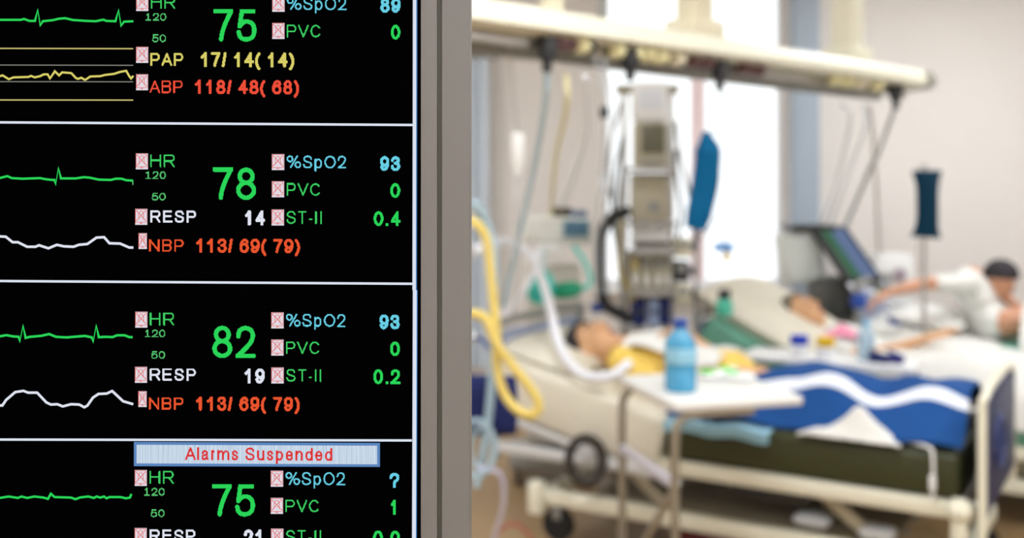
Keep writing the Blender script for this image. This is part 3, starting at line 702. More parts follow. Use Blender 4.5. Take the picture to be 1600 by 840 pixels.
# ---- patient 2
xh = 1.30; bk = back2; z2 = Z2; a2 = A2
J2 = dict(pelvis=(xh-.22, YC, z2+.12), waist=(xh-.05, YC, z2+.14), chest=bk(.14, YC, .13), neck=bk(.30, YC, .12), head=bk(.43, YC+.03, .17),
          sh_n=bk(.22, YC+.18, .10), el_n=V((xh-.10, YC+.30, z2+.16)), wr_n=V((xh-.36, YC+.20, z2+.265)), pn_n=(0, -.3, -1),
          sh_f=bk(.22, YC-.18, .10), el_f=V((xh-.08, YC-.26, z2+.09)), wr_f=V((xh-.36, YC-.16, z2+.24)), pn_f=(0, .4, -1),
          hip_n=(xh-.28, YC+.1, z2+.11), kn_n=(xh-.70, YC+.1, z2+.13), an_n=(xh-1.10, YC+.1, z2+.07),
          hip_f=(xh-.28, YC-.1, z2+.11), kn_f=(xh-.70, YC-.1, z2+.13), an_f=(xh-1.10, YC-.1, z2+.07))
p2, q2 = person('grey-haired patient asleep on the large white pillow of the sea-green bed', M2, J2, hair_g, skin, sheet_m, (-math.sin(a2)-.35, .35, math.cos(a2)), (1, -.05, .45), fingers=(.3, .3))
Rb2 = Matrix.Rotation(-a2, 3, 'Y')
world_pillow('pillow', 'large plump white pillow on the raised sea-green back rest', M2, bk(.54, YC-.02, .06), (.80, .90, .22), Rb2, pale_m, 5.)
def sh2(u, v_):
    x = -.02+1.24*u; y = .02-.96*v_
    e = min(1, v_/.22); e2 = min(1, (1-v_)/.2)
    prof = math.sin(e*math.pi/2)*math.sin(e2*math.pi/2)
    hh = .17+.05*math.exp(-((x-.95)/.25)**2)+.04*math.exp(-((x-.18)/.12)**2)
    z = z2+.012+hh*prof+.014*nz(x, y, 6)*(.3+prof)+.006*math.sin(x*14+y*11)
    if v_ < .03: z -= .10*(1-v_/.03)
    return V((x, y, z))
cloth('top_sheet', 'white sheet covering the grey-haired patient from the waist down', 'sheet', M2, (.6, -.45, z2), sh2, 54, 44, sheet_m)

# ---- patient 3 (far right, arms stretched out)
xh = 1.42; z3 = .68; a3 = math.radians(62)
def bk(t_, y, n): return V((xh+t_*math.cos(a3)-n*math.sin(a3), y, z3+t_*math.sin(a3)+n*math.cos(a3)))    # the leaning trunk of the sitting patient
J3 = dict(pelvis=(xh-.06, YC, z3+.12), waist=bk(.10, YC, .10), chest=bk(.26, YC, .10), neck=bk(.37, YC, .14), head=bk(.28, YC, .26),
          sh_n=bk(.34, YC+.18, .11), el_n=V((xh+.28, YC+.38, z3+.36)), wr_n=V((xh+.47, YC+.55, z3+.30)), pn_n=(-.3, 0, -1), hd_n=(0, 0, -.3),
          sh_f=bk(.34, YC-.18, .11), el_f=bk(.24, YC-.40, .14), wr_f=bk(.05, YC-.38, .24), pn_f=(0, .4, -1), hd_f=(0, 0, -.5),
          hip_n=(xh-.16, YC+.1, z3+.12), kn_n=(xh-.58, YC+.1, z3+.14), an_n=(xh-1.0, YC+.1, z3+.07),
          hip_f=(xh-.16, YC-.1, z3+.12), kn_f=(xh-.58, YC-.1, z3+.14), an_f=(xh-1.0, YC-.1, z3+.07))
p3, q3 = person('bare-armed patient sitting up in a white gown on the farthest bed, head bowed', M3, J3, hair_d, skin_r, sheet_m, (-.62, 0, -.78), (-.7, .1, .7), fingers=(.6, .4))
world_pillow('pillow', 'white pillow behind the sitting patient on the farthest bed', M3, back3(.42, YC, .055), (.45, .66, .12), Matrix.Rotation(-math.radians(8), 3, 'Y'), sheet_m, 9.)
def sh3(u, v_):
    x = .0+1.16*u; y = .02-.96*v_
    e = min(1, v_/.25); e2 = min(1, (1-v_)/.2); prof = math.sin(e*math.pi/2)*math.sin(e2*math.pi/2)
    return V((x, y, z3+.012+.22*prof+.014*nz(x+3, y, 6)*(.3+prof)))
cloth('top_sheet', 'white sheet over the legs of the patient on the farthest bed', 'sheet', M3, (.6, -.45, z3), sh3, 40, 34, sheet_m)

# ================================================================== OVERBED TABLE AND WHAT STANDS ON IT
TA, TB, TC_ = V((.43, 4.12, 0)), V((.575, 3.56, 0)), V((1.045, 3.60, 0))       # far left, near left, near right corners
TZ = .85; tv = (TA-TB); tv.normalize(); tu = V((tv.y, -tv.x, 0))
Rt = Matrix((tu, tv, V((0, 0, 1)))).transposed()
tl, tw = .50, .56
tab = thing('overbed_table', 'white overbed table on grey tube legs beside the olive mattress', 'table', (TB.x, TB.y, 0)); to = tab.location.copy()
def tp(a_, b_, z): return V((TB.x, TB.y, 0))+tu*a_+tv*b_+V((0, 0, z))
MB().box(tp(tl/2-.01, tw/2, TZ), (tl, tw, .035), Rt, bev=.01, seg=3).build('tabletop', M('table_white', (226, 225, 220), .45, var=.02), tab, to)
tubem = M('taupe_tube', (150, 142, 126), .4, .4)
for b_ in (.02, tw-.02):
    MB().tube(catmull([tp(.30, b_, TZ-.03), tp(.08, b_, TZ-.03), tp(.02, b_, TZ-.05), tp(0, b_, TZ-.12), tp(0, b_, .45), tp(0, b_, .06)], 6), .016, 12).build('leg', tubem, tab, to)
    MB().bar(tp(-.06, b_, .06), tp(.40, b_, .06), .04, .03).build('foot_runner', tubem, tab, to)
    for a_ in (-.04, .37):
        MB().cyl(tp(a_, b_-.012, .025), tp(a_, b_+.012, .025), .025).build('castor', black, tab, to)
MB().bar(tp(0, .02, .58), tp(0, tw-.02, .58), .03, .035).build('crossbar', M('lilac_enamel', (206, 204, 214), .4), tab, to)
MB().tube([tp(.02, .04, .58), tp(.02, tw-.06, .12)], .014, 10).build('brace', steel, tab, to)

def bottle(name, label, base, r, h, bm, cm, lm=None):
    t = thing(name, label, 'bottle', base)
    MB().lathe([(r*.86, 0), (r, .008), (r, h*.30), (r*.93, h*.34), (r, h*.38), (r, h*.62), (r*.92, h*.70), (r*.55, h*.82), (r*.36, h*.87), (r*.36, h*.9)]).build('bottle_body', bm, t)
    MB().lathe([(r*.46, h*.89), (r*.46, h*.985), (r*.42, h)]).build('cap', cm, t)
    if lm: MB().lathe([(r*1.01, h*.40), (r*1.02, h*.41), (r*1.02, h*.60), (r*1.01, h*.61)]).build('paper_label', lm, t)
    return t
bottle('water_bottle', 'tall blue plastic water bottle on the white overbed table', tp(.10, .20, TZ+.0175), .058, .265, blueb, capb, M('pale_blue_label', (150, 205, 232), .5, var=.3, scale=40))
for i, (a_, b_, rz, L_) in enumerate(((.33, .40, .3, .13), (.41, .34, -.5, .12), (.42, .47, .9, .10))):
    t = thing('snack_pack', ['green and white pack lying flat behind the blue bottle on the table', 'green and white pack on the table corner nearest the blue blanket', 'small green pack on the far corner of the overbed table'][i], 'pack', tp(a_, b_, TZ+.0175), 'green packs on the overbed table', rz)
    pillow_mesh((0, 0, .016), (L_, L_*.6, .032), Matrix.Identity(3), i*3.).build('pouch', white, t)
    pillow_mesh((-L_*.2, 0, .020), (L_*.5, L_*.55, .032), Matrix.Identity(3), i*3.+1).build('green_print', lime, t)

# bottle, cloth and jars on bed two
def on2(x, y, z): return M2 @ V((x, y, z))

# ================================================================== HANGING LINES, CLAMPED TO THE BEAM
def drop(px, pts, r, mat, label, cat='hose', flat=None, name='hanging_hose', group=None, z=2.052):
    p0 = beam_pt(px, .06, z)
    return hose(name, label, cat, [p0]+[P(*p) for p in pts], r, mat, flat=flat, group=group)
drop(872, [(852, 160, 3.95), (837, 250, 4.3), (815, 350, 4.7), (786, 480, 5.0)], .012, clearb, 'pale blue ribbed air hose hanging from the dark clamp nearest the big monitor', 'hose', name='air_hose')
drop(902, [(885, 170, 4.0), (868, 250, 4.6), (861, 338, 5.72)], .010, paley, 'pale yellow oxygen hose falling from the red outlets to the white ventilator', 'hose', name='gas_hose')
drop(932, [(918, 200, 4.3), (893, 285, 4.9), (878, 318, 5.6), (874, 338, 5.74)], .011, hosew, 'white hose slanting from the first yellow socket to the white ventilator', 'hose', name='gas_hose')
drop(1142, [(1132, 160, 4.4), (1118, 200, 4.42), (1108, 212, 4.44)], .007, clear, 'clear strap holding up the curved blue bag', 'strap', name='hanging_strap')
drop(1176, [(1165, 170, 4.7), (1142, 260, 5.0), (1118, 345, 5.5), (1078, 384, 5.79)], .007, clear, 'thin clear tube falling in front of the bright window, left of the pair', 'tube', name='clear_tube')
drop(1196, [(1186, 170, 4.8), (1165, 250, 5.0), (1140, 335, 5.12), (1131, 384, 5.15)], .009, clear, 'thicker clear tube falling in front of the bright window, right of the pair', 'tube', name='clear_tube')
drop(1332, [(1328, 190, 5.2), (1305, 290, 6.1), (1282, 354, 6.85)], .009, clear, 'clear tube falling beside the blue-grey pillar to the ventilator screen', 'tube', name='clear_tube')
drop(1368, [(1352, 200, 5.3), (1325, 270, 6.0), (1296, 354, 6.85)], .010, clear, 'clear tube left of the steel arm above the ventilator screen', 'tube', name='clear_tube')
drop(1375, [(1366, 240, 6.2), (1374, 401, 7.5)], .011, M('beige_hose', (200, 192, 184), .5), 'grey-beige hose hanging straight down beside the white cabinet', 'hose', name='power_cord')
o = MB().tube([beam_pt(1416, .06, 2.08), P(1372, 240, 6.05), P(1360, 262, 6.2), P(1322, 352, 6.8)], [.012, .012, .016, .012], 12).build('support_arm', steel, None, beam_pt(1416, .06, 2.08))
tag(o, 'slanting steel arm running from the last beam clamp down to the ventilator screen', 'arm')

# infusion bottle on a wire, left
p0 = beam_pt(812, .06, 2.14); pb = P(809, 262, 4.05)
t = thing('infusion_bottle', 'small white infusion bottle hanging in front of the beige wall', 'bottle', pb)
MB().lathe([(.004, -.03), (.012, -.025), (.014, 0), (.026, .02), (.028, .12), (.024, .135), (.006, .14)]).build('bottle_body', white, t)
MB().cyl((0, 0, .14), p0-pb, .002, 6).build('wire_hanger', steel, t)
MB().tube(catmull([(0, 0, -.03), P(806, 330, 4.1)-pb, P(812, 420, 4.4)-pb, P(800, 500, 4.7)-pb], 6), .004, 6).build('drip_line', clear, t)
# drip lines with a dark clamp
for px, qx, lb in ((948, 944, 'thin drip line with a dark pinch clamp, left of the pump tower'), (962, 956, 'thin drip line without a clamp, just left of the pump tower')):
    p0 = beam_pt(px, .06, 2.14)
    t = thing('drip_line', lb, 'drip line', p0)
    q = [p0, P(qx, 175, 4.1), P(qx-4, 280, 4.6), P(qx-12, 350, 5.1), P(qx-8, 460, 5.2)]
    MB().tube([v_-p0 for v_ in catmull(q, 6)], .004, 6).build('line', clear, t)
    if px == 948: MB().box(P(qx, 175, 4.1)-p0, (.035, .03, .05), bev=.008).build('pinch_clamp', dark, t)
    MB().lathe([(.003, -.05), (.011, -.045), (.011, .03), (.003, .04)], P(qx-4, 280, 4.6)-p0).build('drip_chamber', clear, t)

# ================================================================== PUMP TOWER
TD = 5.8
tx0, tx1 = P(978, 0, TD).x, P(1052, 0, TD).x; txm = (tx0+tx1)/2
tow = thing('pump_tower', 'tall steel equipment tower behind the dark-haired patient, carrying pumps and a display', 'tower', (txm, TD, 0)); to_ = tow.location.copy()
for x in (tx0, tx1):
    MB().box((x, TD+.10, 1.11), (.035, .05, 2.16), bev=.006).build('tower_column', steel, tow, to_)
MB().box((txm, TD+.10, 2.19), (tx1-tx0+.09, .06, .05), bev=.006).build('tower_header', M('taupe_header', (150, 142, 116), .5), tow, to_)
MB().box((txm, TD+.03, .09), (.40, .36, .05), bev=.02).build('tower_base', greym, tow, to_)
for x in (-.17, .17):
    for y in (-.13, .15): MB().cyl((txm+x-.015, TD+.03+y, .035), (txm+x+.015, TD+.03+y, .035), .035).build('castor', black, tow, to_)
for py in (262, 345, 390, 452, 508):
    z = P(0, py, TD).z; MB().box((txm, TD, z-.01), (tx1-tx0+.01, .24, .02), bev=.004).build('tower_shelf', steel, tow, to_)
tbe = M('tower_beige', (186, 178, 154), .5, var=.05)
def unit(name, label, cat, px0, px1, py0, py1, D, dep, m_, rest=None, group=None):
    a_, b_ = P(px0, py1, D), P(px1, py0, D)
    t = thing(name, label, cat, ((a_.x+b_.x)/2, D+dep/2, a_.z), group)
    MB().box((0, 0, (b_.z-a_.z)/2), (b_.x-a_.x, dep, b_.z-a_.z), bev=.012, seg=3).build('housing', m_, t)
    return t, b_.x-a_.x, b_.z-a_.z, dep
def face(t, dep, x, z, w_, h_, m_, nm, d=.008, bev=.003):
    return MB().box((x, -dep/2-d/2+.001, z), (w_, d, h_), bev=bev).build(nm, m_, t)
t, w_, h_, dp = unit('infusion_display', 'small display unit with dark olive screen high on the pump tower', 'display', 992, 1043, 190, 262, TD-.02, .12, tbe)
face(t, dp, .01, h_*.62, w_*.72, h_*.62, M('olive_grey_screen', (104, 102, 84), .35), 'screen'); face(t, dp, 0, h_*.14, w_*.7, .02, greym, 'key_strip')
t, w_, h_, dp = unit('white_module', 'white module box at the top of the pump tower, above the display', 'module', 990, 1044, 128, 188, TD-.02, .12, white)
face(t, dp, 0, h_*.55, w_*.7, h_*.5, M('pale_panel', (228, 232, 240), .4), 'front_panel')
t, w_, h_, dp = unit('cream_module', 'cream module box below the small display on the tower', 'module', 988, 1044, 270, 345, TD-.02, .14, tbe)
face(t, dp, 0, h_*.75, w_*.8, h_*.22, M('taupe_panel', (170, 160, 134), .5), 'front_panel'); face(t, dp, .02, h_*.3, .06, .06, greym, 'dial')
t, w_, h_, dp = unit('infusion_pump', 'bright white infusion pump in the middle of the tower', 'pump', 990, 1046, 346, 389, TD-.02, .16, white)
face(t, dp, 0, h_*.2, w_*.95, h_*.2, M('brown_strip', (96, 82, 66), .5), 'key_strip')
for i, (a_, b_) in enumerate(((984, 1000), (1002, 1018), (1020, 1036), (1037, 1050))):
    t, w_, h_, dp = unit('syringe_pump', ['first', 'second', 'third', 'fourth'][i]+' upright beige syringe pump in the tower, counted from the window’s far side'.replace('’s', ''), 'pump', a_, b_, 395, 452, TD-.02, .15, tbe, group='upright syringe pumps in the tower')
    t['label'] = ['yellowish upright syringe pump at the left end of the tower row', 'upright beige syringe pump, second from the left in the tower row', 'upright beige syringe pump, third from the left in the tower row', 'upright beige syringe pump at the right end of the tower row'][i]
    face(t, dp, 0, h_*.7, w_*.6, h_*.3, [M('ochre_panel', (200, 180, 110), .5), greym, greym, greym][i], 'screen'); face(t, dp, 0, h_*.25, w_*.4, h_*.3, white, 'syringe')
for i, (a_, b_) in enumerate(((988, 1010), (1014, 1030), (1032, 1048))):
    t, w_, h_, dp = unit('connector_block', ['dark blue connector block at the left end of the lowest tower shelf', 'pale blue-grey connector block in the middle of the lowest tower shelf', 'dark blue connector block at the right end of the lowest tower shelf'][i], 'connector', a_, b_, 466, 508, TD-.04, .12, [navy, M('pale_blue_grey', (150, 166, 200), .5), navy][i], group='connector blocks on the tower')
    face(t, dp, 0, h_*.5, w_*.6, h_*.2, dark, 'socket_strip')
# thick black breathing hose left of tower
hose('black_hose', 'thick black corrugated hose hanging left of the pump tower', 'hose', [P(978, 330, TD-.02), P(955, 342, 5.5), P(940, 366, 5.4), P(938, 410, 5.4), P(940, 450, 5.4), P(948, 478, 5.4), P(985, 498, 5.5)], .033, black, 10, 8, ridges=True)
t = thing('blue_clamp', 'small bright blue clamp on a short bar, just above the dark-haired head', 'clamp', P(937, 486, 5.68)); MB().bar((.03, .02, .03), P(976, 484, TD+.08)-P(937, 486, 5.68), .02, .02).build('mounting_bar', dark, t); MB().box((0, 0, .02), (.10, .05, .05), bev=.015).build('jaw', capb, t); MB().cyl((0, 0, .04), (0, 0, .12), .012).build('stem', dark, t)

# ================================================================== IV STANDS AND BAGS
def iv_stand(label, x, y, ztop, hook=True):
    t = thing('iv_stand', label, 'stand', (x, y, 0))
    MB().cyl((0, 0, .06), (0, 0, ztop), .012, 12).build('pole', steel, t)
    if hook: MB().tube(catmull([(-.06, 0, ztop-.03), (-.06, 0, ztop-.05), (-.03, 0, ztop-.04), (0, 0, ztop-.005), (.03, 0, ztop-.04), (.06, 0, ztop-.05), (.06, 0, ztop-.03)], 4), .005, 8).build('hook', steel, t)
    for k in range(5):
        q = 2*math.pi*k/5+.3; MB().bar((0, 0, .07), (.27*math.cos(q), .27*math.sin(q), .055), .03, .02).build('leg', greym, t)
        MB().cyl((.26*math.cos(q)-.01, .26*math.sin(q), .025), (.26*math.cos(q)+.01, .26*math.sin(q), .025), .025).build('castor', black, t)
    return t
q = P(1088, 360, TD+.1)
MB().cyl((q.x, TD+.10, .30), (q.x, TD+.10, q.z), .013, 12).build('side_pole', steel, tow, to_)
for z in (.34, q.z-.1): MB().bar((tx1, TD+.10, z), (q.x, TD+.10, z), .03, .03).build('pole_bracket', dark, tow, to_)
for (px0, px1, py0, py1, m_, nm, lb) in ((1056, 1080, 372, 402, cream2, 'infusion_pump', 'beige infusion pump clamped high on the side pole of the tower'), (1052, 1078, 408, 440, dark, 'infusion_pump', 'dark infusion pump clamped to the tower side pole, between two beige ones'), (1055, 1080, 444, 474, cream2, 'infusion_pump', 'beige infusion pump clamped low on the side pole of the tower')):
    t, w_, h_, dp = unit(nm, lb, 'pump', px0, px1, py0, py1, TD-.0, .11, m_, group='pumps on the side pole')
    face(t, dp, 0, h_*.65, w_*.6, h_*.35, greym, 'screen'); MB().box((w_*.5+.014, .0, h_*.5), (.04, .04, .04)).build('pole_clamp', dark, t)
def bag(name, label, path, wid, dep, m_, ends=True):
    """a soft padded sleeve along a path: rounded section, flared ends"""
    o = path[0]; q = catmull(path, 8); N = len(q); t = thing(name, label, 'bag', o)
    b = MB(); tm = bmesh.new(); rings = []; n = 18
    for i, p in enumerate(q):
        s_ = i/(N-1); d = (q[min(i+1, N-1)]-q[max(i-1, 0)]).normalized(); x = V((1, 0, 0)); x = (x-d*x.dot(d)).normalized(); y = d.cross(x)
        wv, dv = wid(s_), dep(s_); rings.append([tm.verts.new(p-o+x*math.cos(2*math.pi*k/n)*wv*(1+.04*nz(s_*4, k, .9))+y*math.sin(2*math.pi*k/n)*dv) for k in range(n)])
    for A, B in zip(rings, rings[1:]):
        for k in range(n): tm.faces.new((A[k], A[(k+1) % n], B[(k+1) % n], B[k]))
    tm.faces.new(rings[0][::-1]); tm.faces.new(rings[-1]); bmesh.ops.recalc_face_normals(tm, faces=tm.faces); b._add(tm)
    b.build('sleeve', m_, t); return t, q
pth = [P(1103, 205, 4.44), P(1106, 245, 4.46), P(1099, 300, 4.48), P(1087, 358, 4.48)]
t, q = bag('pressure_bag', 'long curved bright blue pressure bag hanging in front of the window', pth, lambda s_: .014+.042*min(1, s_*4.0)*(1-.25*max(0, s_-.85)/.15), lambda s_: .01+.036*min(1, s_*4)*(1-.5*max(0, s_-.85)/.15), teal)
MB().cyl(P(1088, 356, 4.48)-pth[0], P(1086, 385, 4.48)-pth[0], .010).build('outlet_tube', dark, t)
MB().tube(catmull([P(1120, 222, 4.44)-pth[0], P(1122, 280, 4.46)-pth[0], P(1108, 345, 4.47)-pth[0]], 6), .006, 8).build('seam_piping', teal_d, t)
q = P(1447, 262, 6.0); st2 = iv_stand('steel drip stand against the beige wall, carrying the dark teal bag', q.x, q.y+.03, q.z+.02)
pth = [P(1448, 268, 6.0), P(1449, 300, 5.99), P(1449, 340, 5.98), P(1447, 371, 5.98)]
t, q = bag('pressure_bag', 'dark teal waisted bag hanging on the drip stand by the beige wall', pth, lambda s_: .063+.028*(abs(s_-.5)*2)**3, lambda s_: .016+.016*(1-(abs(s_-.5)*2)**4), teal_d)
MB().bar(P(1427, 270, 6.0)-pth[0], P(1470, 270, 6.0)-pth[0], .02, .03).build('top_bar', M('deep_teal_bar', (0, 40, 62), .6), t)
MB().tube(catmull([P(1437, 372, 5.97)-pth[0], P(1434, 395, 5.97)-pth[0], P(1440, 430, 5.95)-pth[0]], 5), .006, 8).build('outlet_tube', M('rosy_tube', (196, 180, 178), .5), t)

# ================================================================== VENTILATOR BESIDE THE WALL (left)
VD = 5.6
a_ = P(868, 0, VD)
v = thing('ventilator', 'white ventilator with sloping top and blue keypad, behind the head of the olive bed', 'ventilator', (a_.x, VD+.15, 0)); vo = v.location.copy()
zt_, zb_ = P(0, 338, VD).z, P(0, 380, VD).z
b = MB(); xs = (P(820, 0, VD).x, P(925, 0, VD).x)
MB().box(((xs[0]+xs[1])/2, VD+.14, (zt_+zb_)/2), (xs[1]-xs[0], .30, zt_-zb_), Matrix.Rotation(math.radians(3), 3, 'Y'), bev=.02, seg=3).build('top_housing', M('ventilator_white', (222, 224, 218), .45), v, vo)
MB().box((P(900, 0, VD).x, VD-.02, P(0, 357, VD).z), (.14, .02, .09), bev=.004).build('keypad', M('teal_grey_keypad', (108, 150, 160), .4), v, vo)
for k, (px, py) in enumerate(((888, 352), (900, 352), (912, 354), (890, 363), (903, 363))):
    MB().box((P(px, 0, VD).x, VD-.034, P(0, py, VD).z), (.032, .012, .022), bev=.003).build('key', M('blue_key', (40, 96, 150), .4), v, vo)
MB().box((P(860, 0, VD).x, VD+.0, P(0, 388, VD).z), (.13, .12, .05), bev=.015).build('drawer', white, v, vo)
MB().box((P(866, 0, VD).x, VD+.2, .70), (.30, .22, .98), bev=.02).build('pedestal', M('pedestal_beige', (200, 196, 184), .5), v, vo)
MB().box((P(866, 0, VD).x, VD+.16, .13), (.5, .42, .08), bev=.02).build('base', greym, v, vo)
for x in (-.2, .2):
    for y in (0, .32): MB().cyl((P(866, 0, VD).x+x-.015, VD+y, .045), (P(866, 0, VD).x+x+.015, VD+y, .045), .045).build('castor', black, v, vo)
MB().cyl((P(880, 0, VD).x, VD+.12, zt_-.01), (P(880, 0, VD).x, VD+.12, zt_+.05), .055).build('valve_knob', M('bronze_knob', (86, 80, 62), .4, .3), v, vo)
MB().box((P(905, 0, VD).x, VD+.12, zt_+.012), (.10, .12, .04), bev=.008).build('meter_box', M('slate_blue', (96, 118, 150), .5), v, vo)
# resuscitator bags clipped to the ventilator's side
t = thing('breathing_bag', 'bright aqua breathing bag hanging under the ventilator', 'bag', P(842, 472, 5.3)); MB().lathe([(.012, -.01), (.05, .0), (.078, .05), (.075, .10), (.045, .15), (.016, .17)], R=Matrix.Rotation(.15, 3, 'Y')).build('bag_body', aqua, t)
MB().cyl((.02, 0, .165), (.035, 0, P(0, 384, 5.3).z-P(0, 472, 5.3).z), .012).build('neck_tube', M('pale_connector', (210, 224, 226), .4), t)
t = thing('breathing_bag', 'smaller dark green breathing bag lying right of the aqua one', 'bag', P(868, 455, 5.3)); MB().lathe([(.012, -.02), (.035, .0), (.045, .05), (.04, .11), (.016, .14)], R=Matrix.Rotation(1.45, 3, 'Y')).build('bag_body', emer, t)
MB().tube(catmull([(.13, 0, .01), (.18, 0, .04), (.16, .02, .14), (.10, .1, P(0, 384, 5.4).z-P(0, 455, 5.3).z)], 6), .012, 8).build('neck_tube', aqua, t)

# ================================================================== BREATHING HOSES AT THE LEFT
hose('ventilator_hose', 'white corrugated hose arching down to the dark-haired patient', 'hose', [V((-.22, 3.99, 1.46)), P(738, 392, 4.35), P(760, 383, 4.7), P(790, 378, 5.0), P(828, 398, 5.0), P(848, 440, 4.95), P(862, 490, 4.9), P(874, 540, 4.72), P(905, 582, 4.58), P(950, 588, 4.52), P(985, 566, 4.58)], .024, hosew, 10, 8, ridges=True)
hose('ventilator_hose', 'thin white hose rising from the pillow behind the arching one', 'hose', [P(780, 498, 5.3), P(808, 470, 5.25), P(832, 430, 5.2), P(842, 390, 5.45)], .016, hosew, 8, 8)
hose('blue_hose', 'pale blue hose bending down along the edge of the big monitor', 'hose', [V((-.245, 3.95, 1.5)), P(722, 322, 3.95), P(742, 320, 3.96), P(762, 350, 4.0), P(772, 410, 4.0), P(770, 500, 4.0), P(768, 600, 4.0), P(758, 690, 4.0), P(744, 760, 4.0)], .017, clearb, 10, 8)
hose('yellow_hose', 'yellow corrugated hose hanging in a long loop by the bed head', 'hose', [V((-.245, 3.94, 1.13)), P(735, 490, 3.87), P(758, 497, 3.85), P(775, 535, 3.85), P(800, 570, 3.85), P(828, 605, 3.85), P(842, 632, 3.85), P(832, 648, 3.85), P(808, 640, 3.85), P(786, 610, 3.87), P(776, 565, 3.88), P(776, 525, 3.9), P(768, 440, 3.93), P(758, 368, 3.92), P(730, 342, 3.93), V((-.22, 3.94, 1.48))], .020, yel, 10, 8, ridges=True)
for i, (dx, lb) in enumerate(((0, 'pale blue coiled drip tubing hanging below the bed head, outer loop'), (10, 'pale blue coiled drip tubing hanging below the bed head, inner loop'))):
    q = [P(745+dx+(26-dx*.6)*math.cos(a), 700+(44-dx)*math.sin(a), 3.9+.02*i) for a in [2*math.pi*k/14 for k in range(14)]]
    o = MB().tube(catmull(q, 5, True), .009, 8, closed=True).build('coiled_tubing', clearb, None, q[0]); tag(o, lb, 'tubing', 'coiled drip tubing')
hose('drip_tube', 'lilac-white tube curling to the floor below the bed head', 'tube', [P(748, 730, 3.9), P(782, 742, 3.95), P(786, 790, 4.0), P(770, 850, 4.1), PZ(765, 905, .012)], .010, M('lilac_tube', (206, 204, 226), .4), 8, 8)
hose('red_cable', 'dull red cable curling above the floor near the chassis', 'cable', [P(770, 838, 4.35), P(798, 818, 4.4), P(822, 830, 4.4), P(845, 875, 4.4), PZ(850, 905, .012)], .009, M('dull_red', (170, 96, 80), .5), 8, 8)
hs = V((-.245, 3.96, 0))
t = thing('hose_stand', 'steel hose stand behind the edge of the big monitor, carrying the blue and yellow hoses', 'stand', hs)
MB().cyl((0, 0, .05), (0, 0, 1.62), .014, 12).build('pole', steel, t)
for k in range(5):
    q = 2*math.pi*k/5+.9; MB().bar((0, 0, .06), (.26*math.cos(q), .26*math.sin(q), .05), .03, .02).build('leg', greym, t); MB().cyl((.25*math.cos(q)-.01, .25*math.sin(q), .025), (.25*math.cos(q)+.01, .25*math.sin(q), .025), .025).build('castor', black, t)
MB().box((0, 0, 1.50), (.09, .09, .10), bev=.012).build('hose_manifold', white, t); MB().box((0, 0, 1.13), (.05, .05, .06), bev=.008).build('hose_clip', dark, t)
MB().tube(catmull([(0, 0, 1.0), (.04, .03, 1.0), (.08, .12, 1.0), (.10, .17, 1.03)], 5), .007, 8).build('bag_hook', steel, t)
hb = V((-.145, 4.13, .61)); t = thing('fabric_bag', 'navy fabric bag hanging by its strap beside the head of the olive bed', 'bag', hb)
pillow_mesh((0, 0, .13), (.34, .25, .14), Matrix.Rotation(math.pi/2, 3, 'X'), 3.).build('bag_body', navy, t)
MB().tube(catmull([(-.09, 0, .23), (-.07, 0, .33), (0, 0, .405), (.07, 0, .33), (.09, 0, .23)], 5), .008, 8).build('strap', capb, t)
# coil of dark cable hung on the head rail
q = [P(915+26*math.cos(a), 718+34*math.sin(a), 4.49) for a in [2*math.pi*k/20 for k in range(20)]]
o = MB().tube(catmull(q, 3, True), .022, 10, closed=True).build('cable_coil', M('dark_cable', (52, 48, 44), .6), None, q[0]); tag(o, 'dark ring of coiled cable hanging on the pale bed rail', 'cable')

# ================================================================== SCREEN VENTILATOR BEHIND BED TWO
SD = 6.8
a_ = P(1300, 0, SD)
v = thing('ventilator', 'ventilator with tilted dark screen showing green and blue bands, beside the white pillow', 'ventilator', (a_.x, SD+.2, 0)); vo = v.location.copy()
# tilted screen: a thick slab turned to the right and leaning
cS = P(1322, 398, SD); RS = Matrix.Rotation(math.radians(36), 3, 'Z') @ Matrix.Rotation(math.radians(-40), 3, 'X')
def sc(x, y, z): return cS+RS @ V((x, y, z))
MB().box(cS, (.34, .055, .46), RS, bev=.012, seg=3).build('screen_housing', dark, v, vo)
for nm, x, wd, m_ in (('screen_band', -.085, .085, M('green_screen', (70, 112, 84), emit=.9)), ('screen_band', .03, .14, M('blue_screen', (106, 124, 160), emit=.9)), ('screen_band', .115, .028, M('navy_screen', (52, 62, 92), emit=.9))):
    MB().box(sc(x*1.1, -.0295, 0), (wd*1.1, .005, .40), RS).build(nm, m_, v, vo)
MB().box((P(1262, 0, SD).x, SD+.20, P(0, 403, SD).z), (.26, .28, .34), Matrix.Rotation(math.radians(-8), 3, 'Y'), bev=.03, seg=3).build('rear_housing', M('mint_white', (232, 238, 234), .5), v, vo)
MB().box((P(1272, 0, SD).x, SD+.14, P(0, 356, SD).z), (.30, .30, .035), bev=.008).build('top_plate', dark, v, vo)
MB().box((P(1308, 0, SD).x, SD+.12, P(0, 466, SD).z), (.27, .30, .27), bev=.02).build('base_module', M('charcoal_module', (84, 84, 80), .5), v, vo)
MB().box((P(1308, 0, SD).x, SD+.14, .48), (.22, .26, .78), bev=.02).build('pedestal', greym, v, vo)
MB().box((P(1308, 0, SD).x, SD+.14, .09), (.46, .46, .08), bev=.02).build('base', greym, v, vo)
for x in (-.18, .18):
    for y in (-.05, .33): MB().cyl((P(1308, 0, SD).x+x-.015, SD+y, .035), (P(1308, 0, SD).x+x+.015, SD+y, .035), .035).build('castor', black, v, vo)
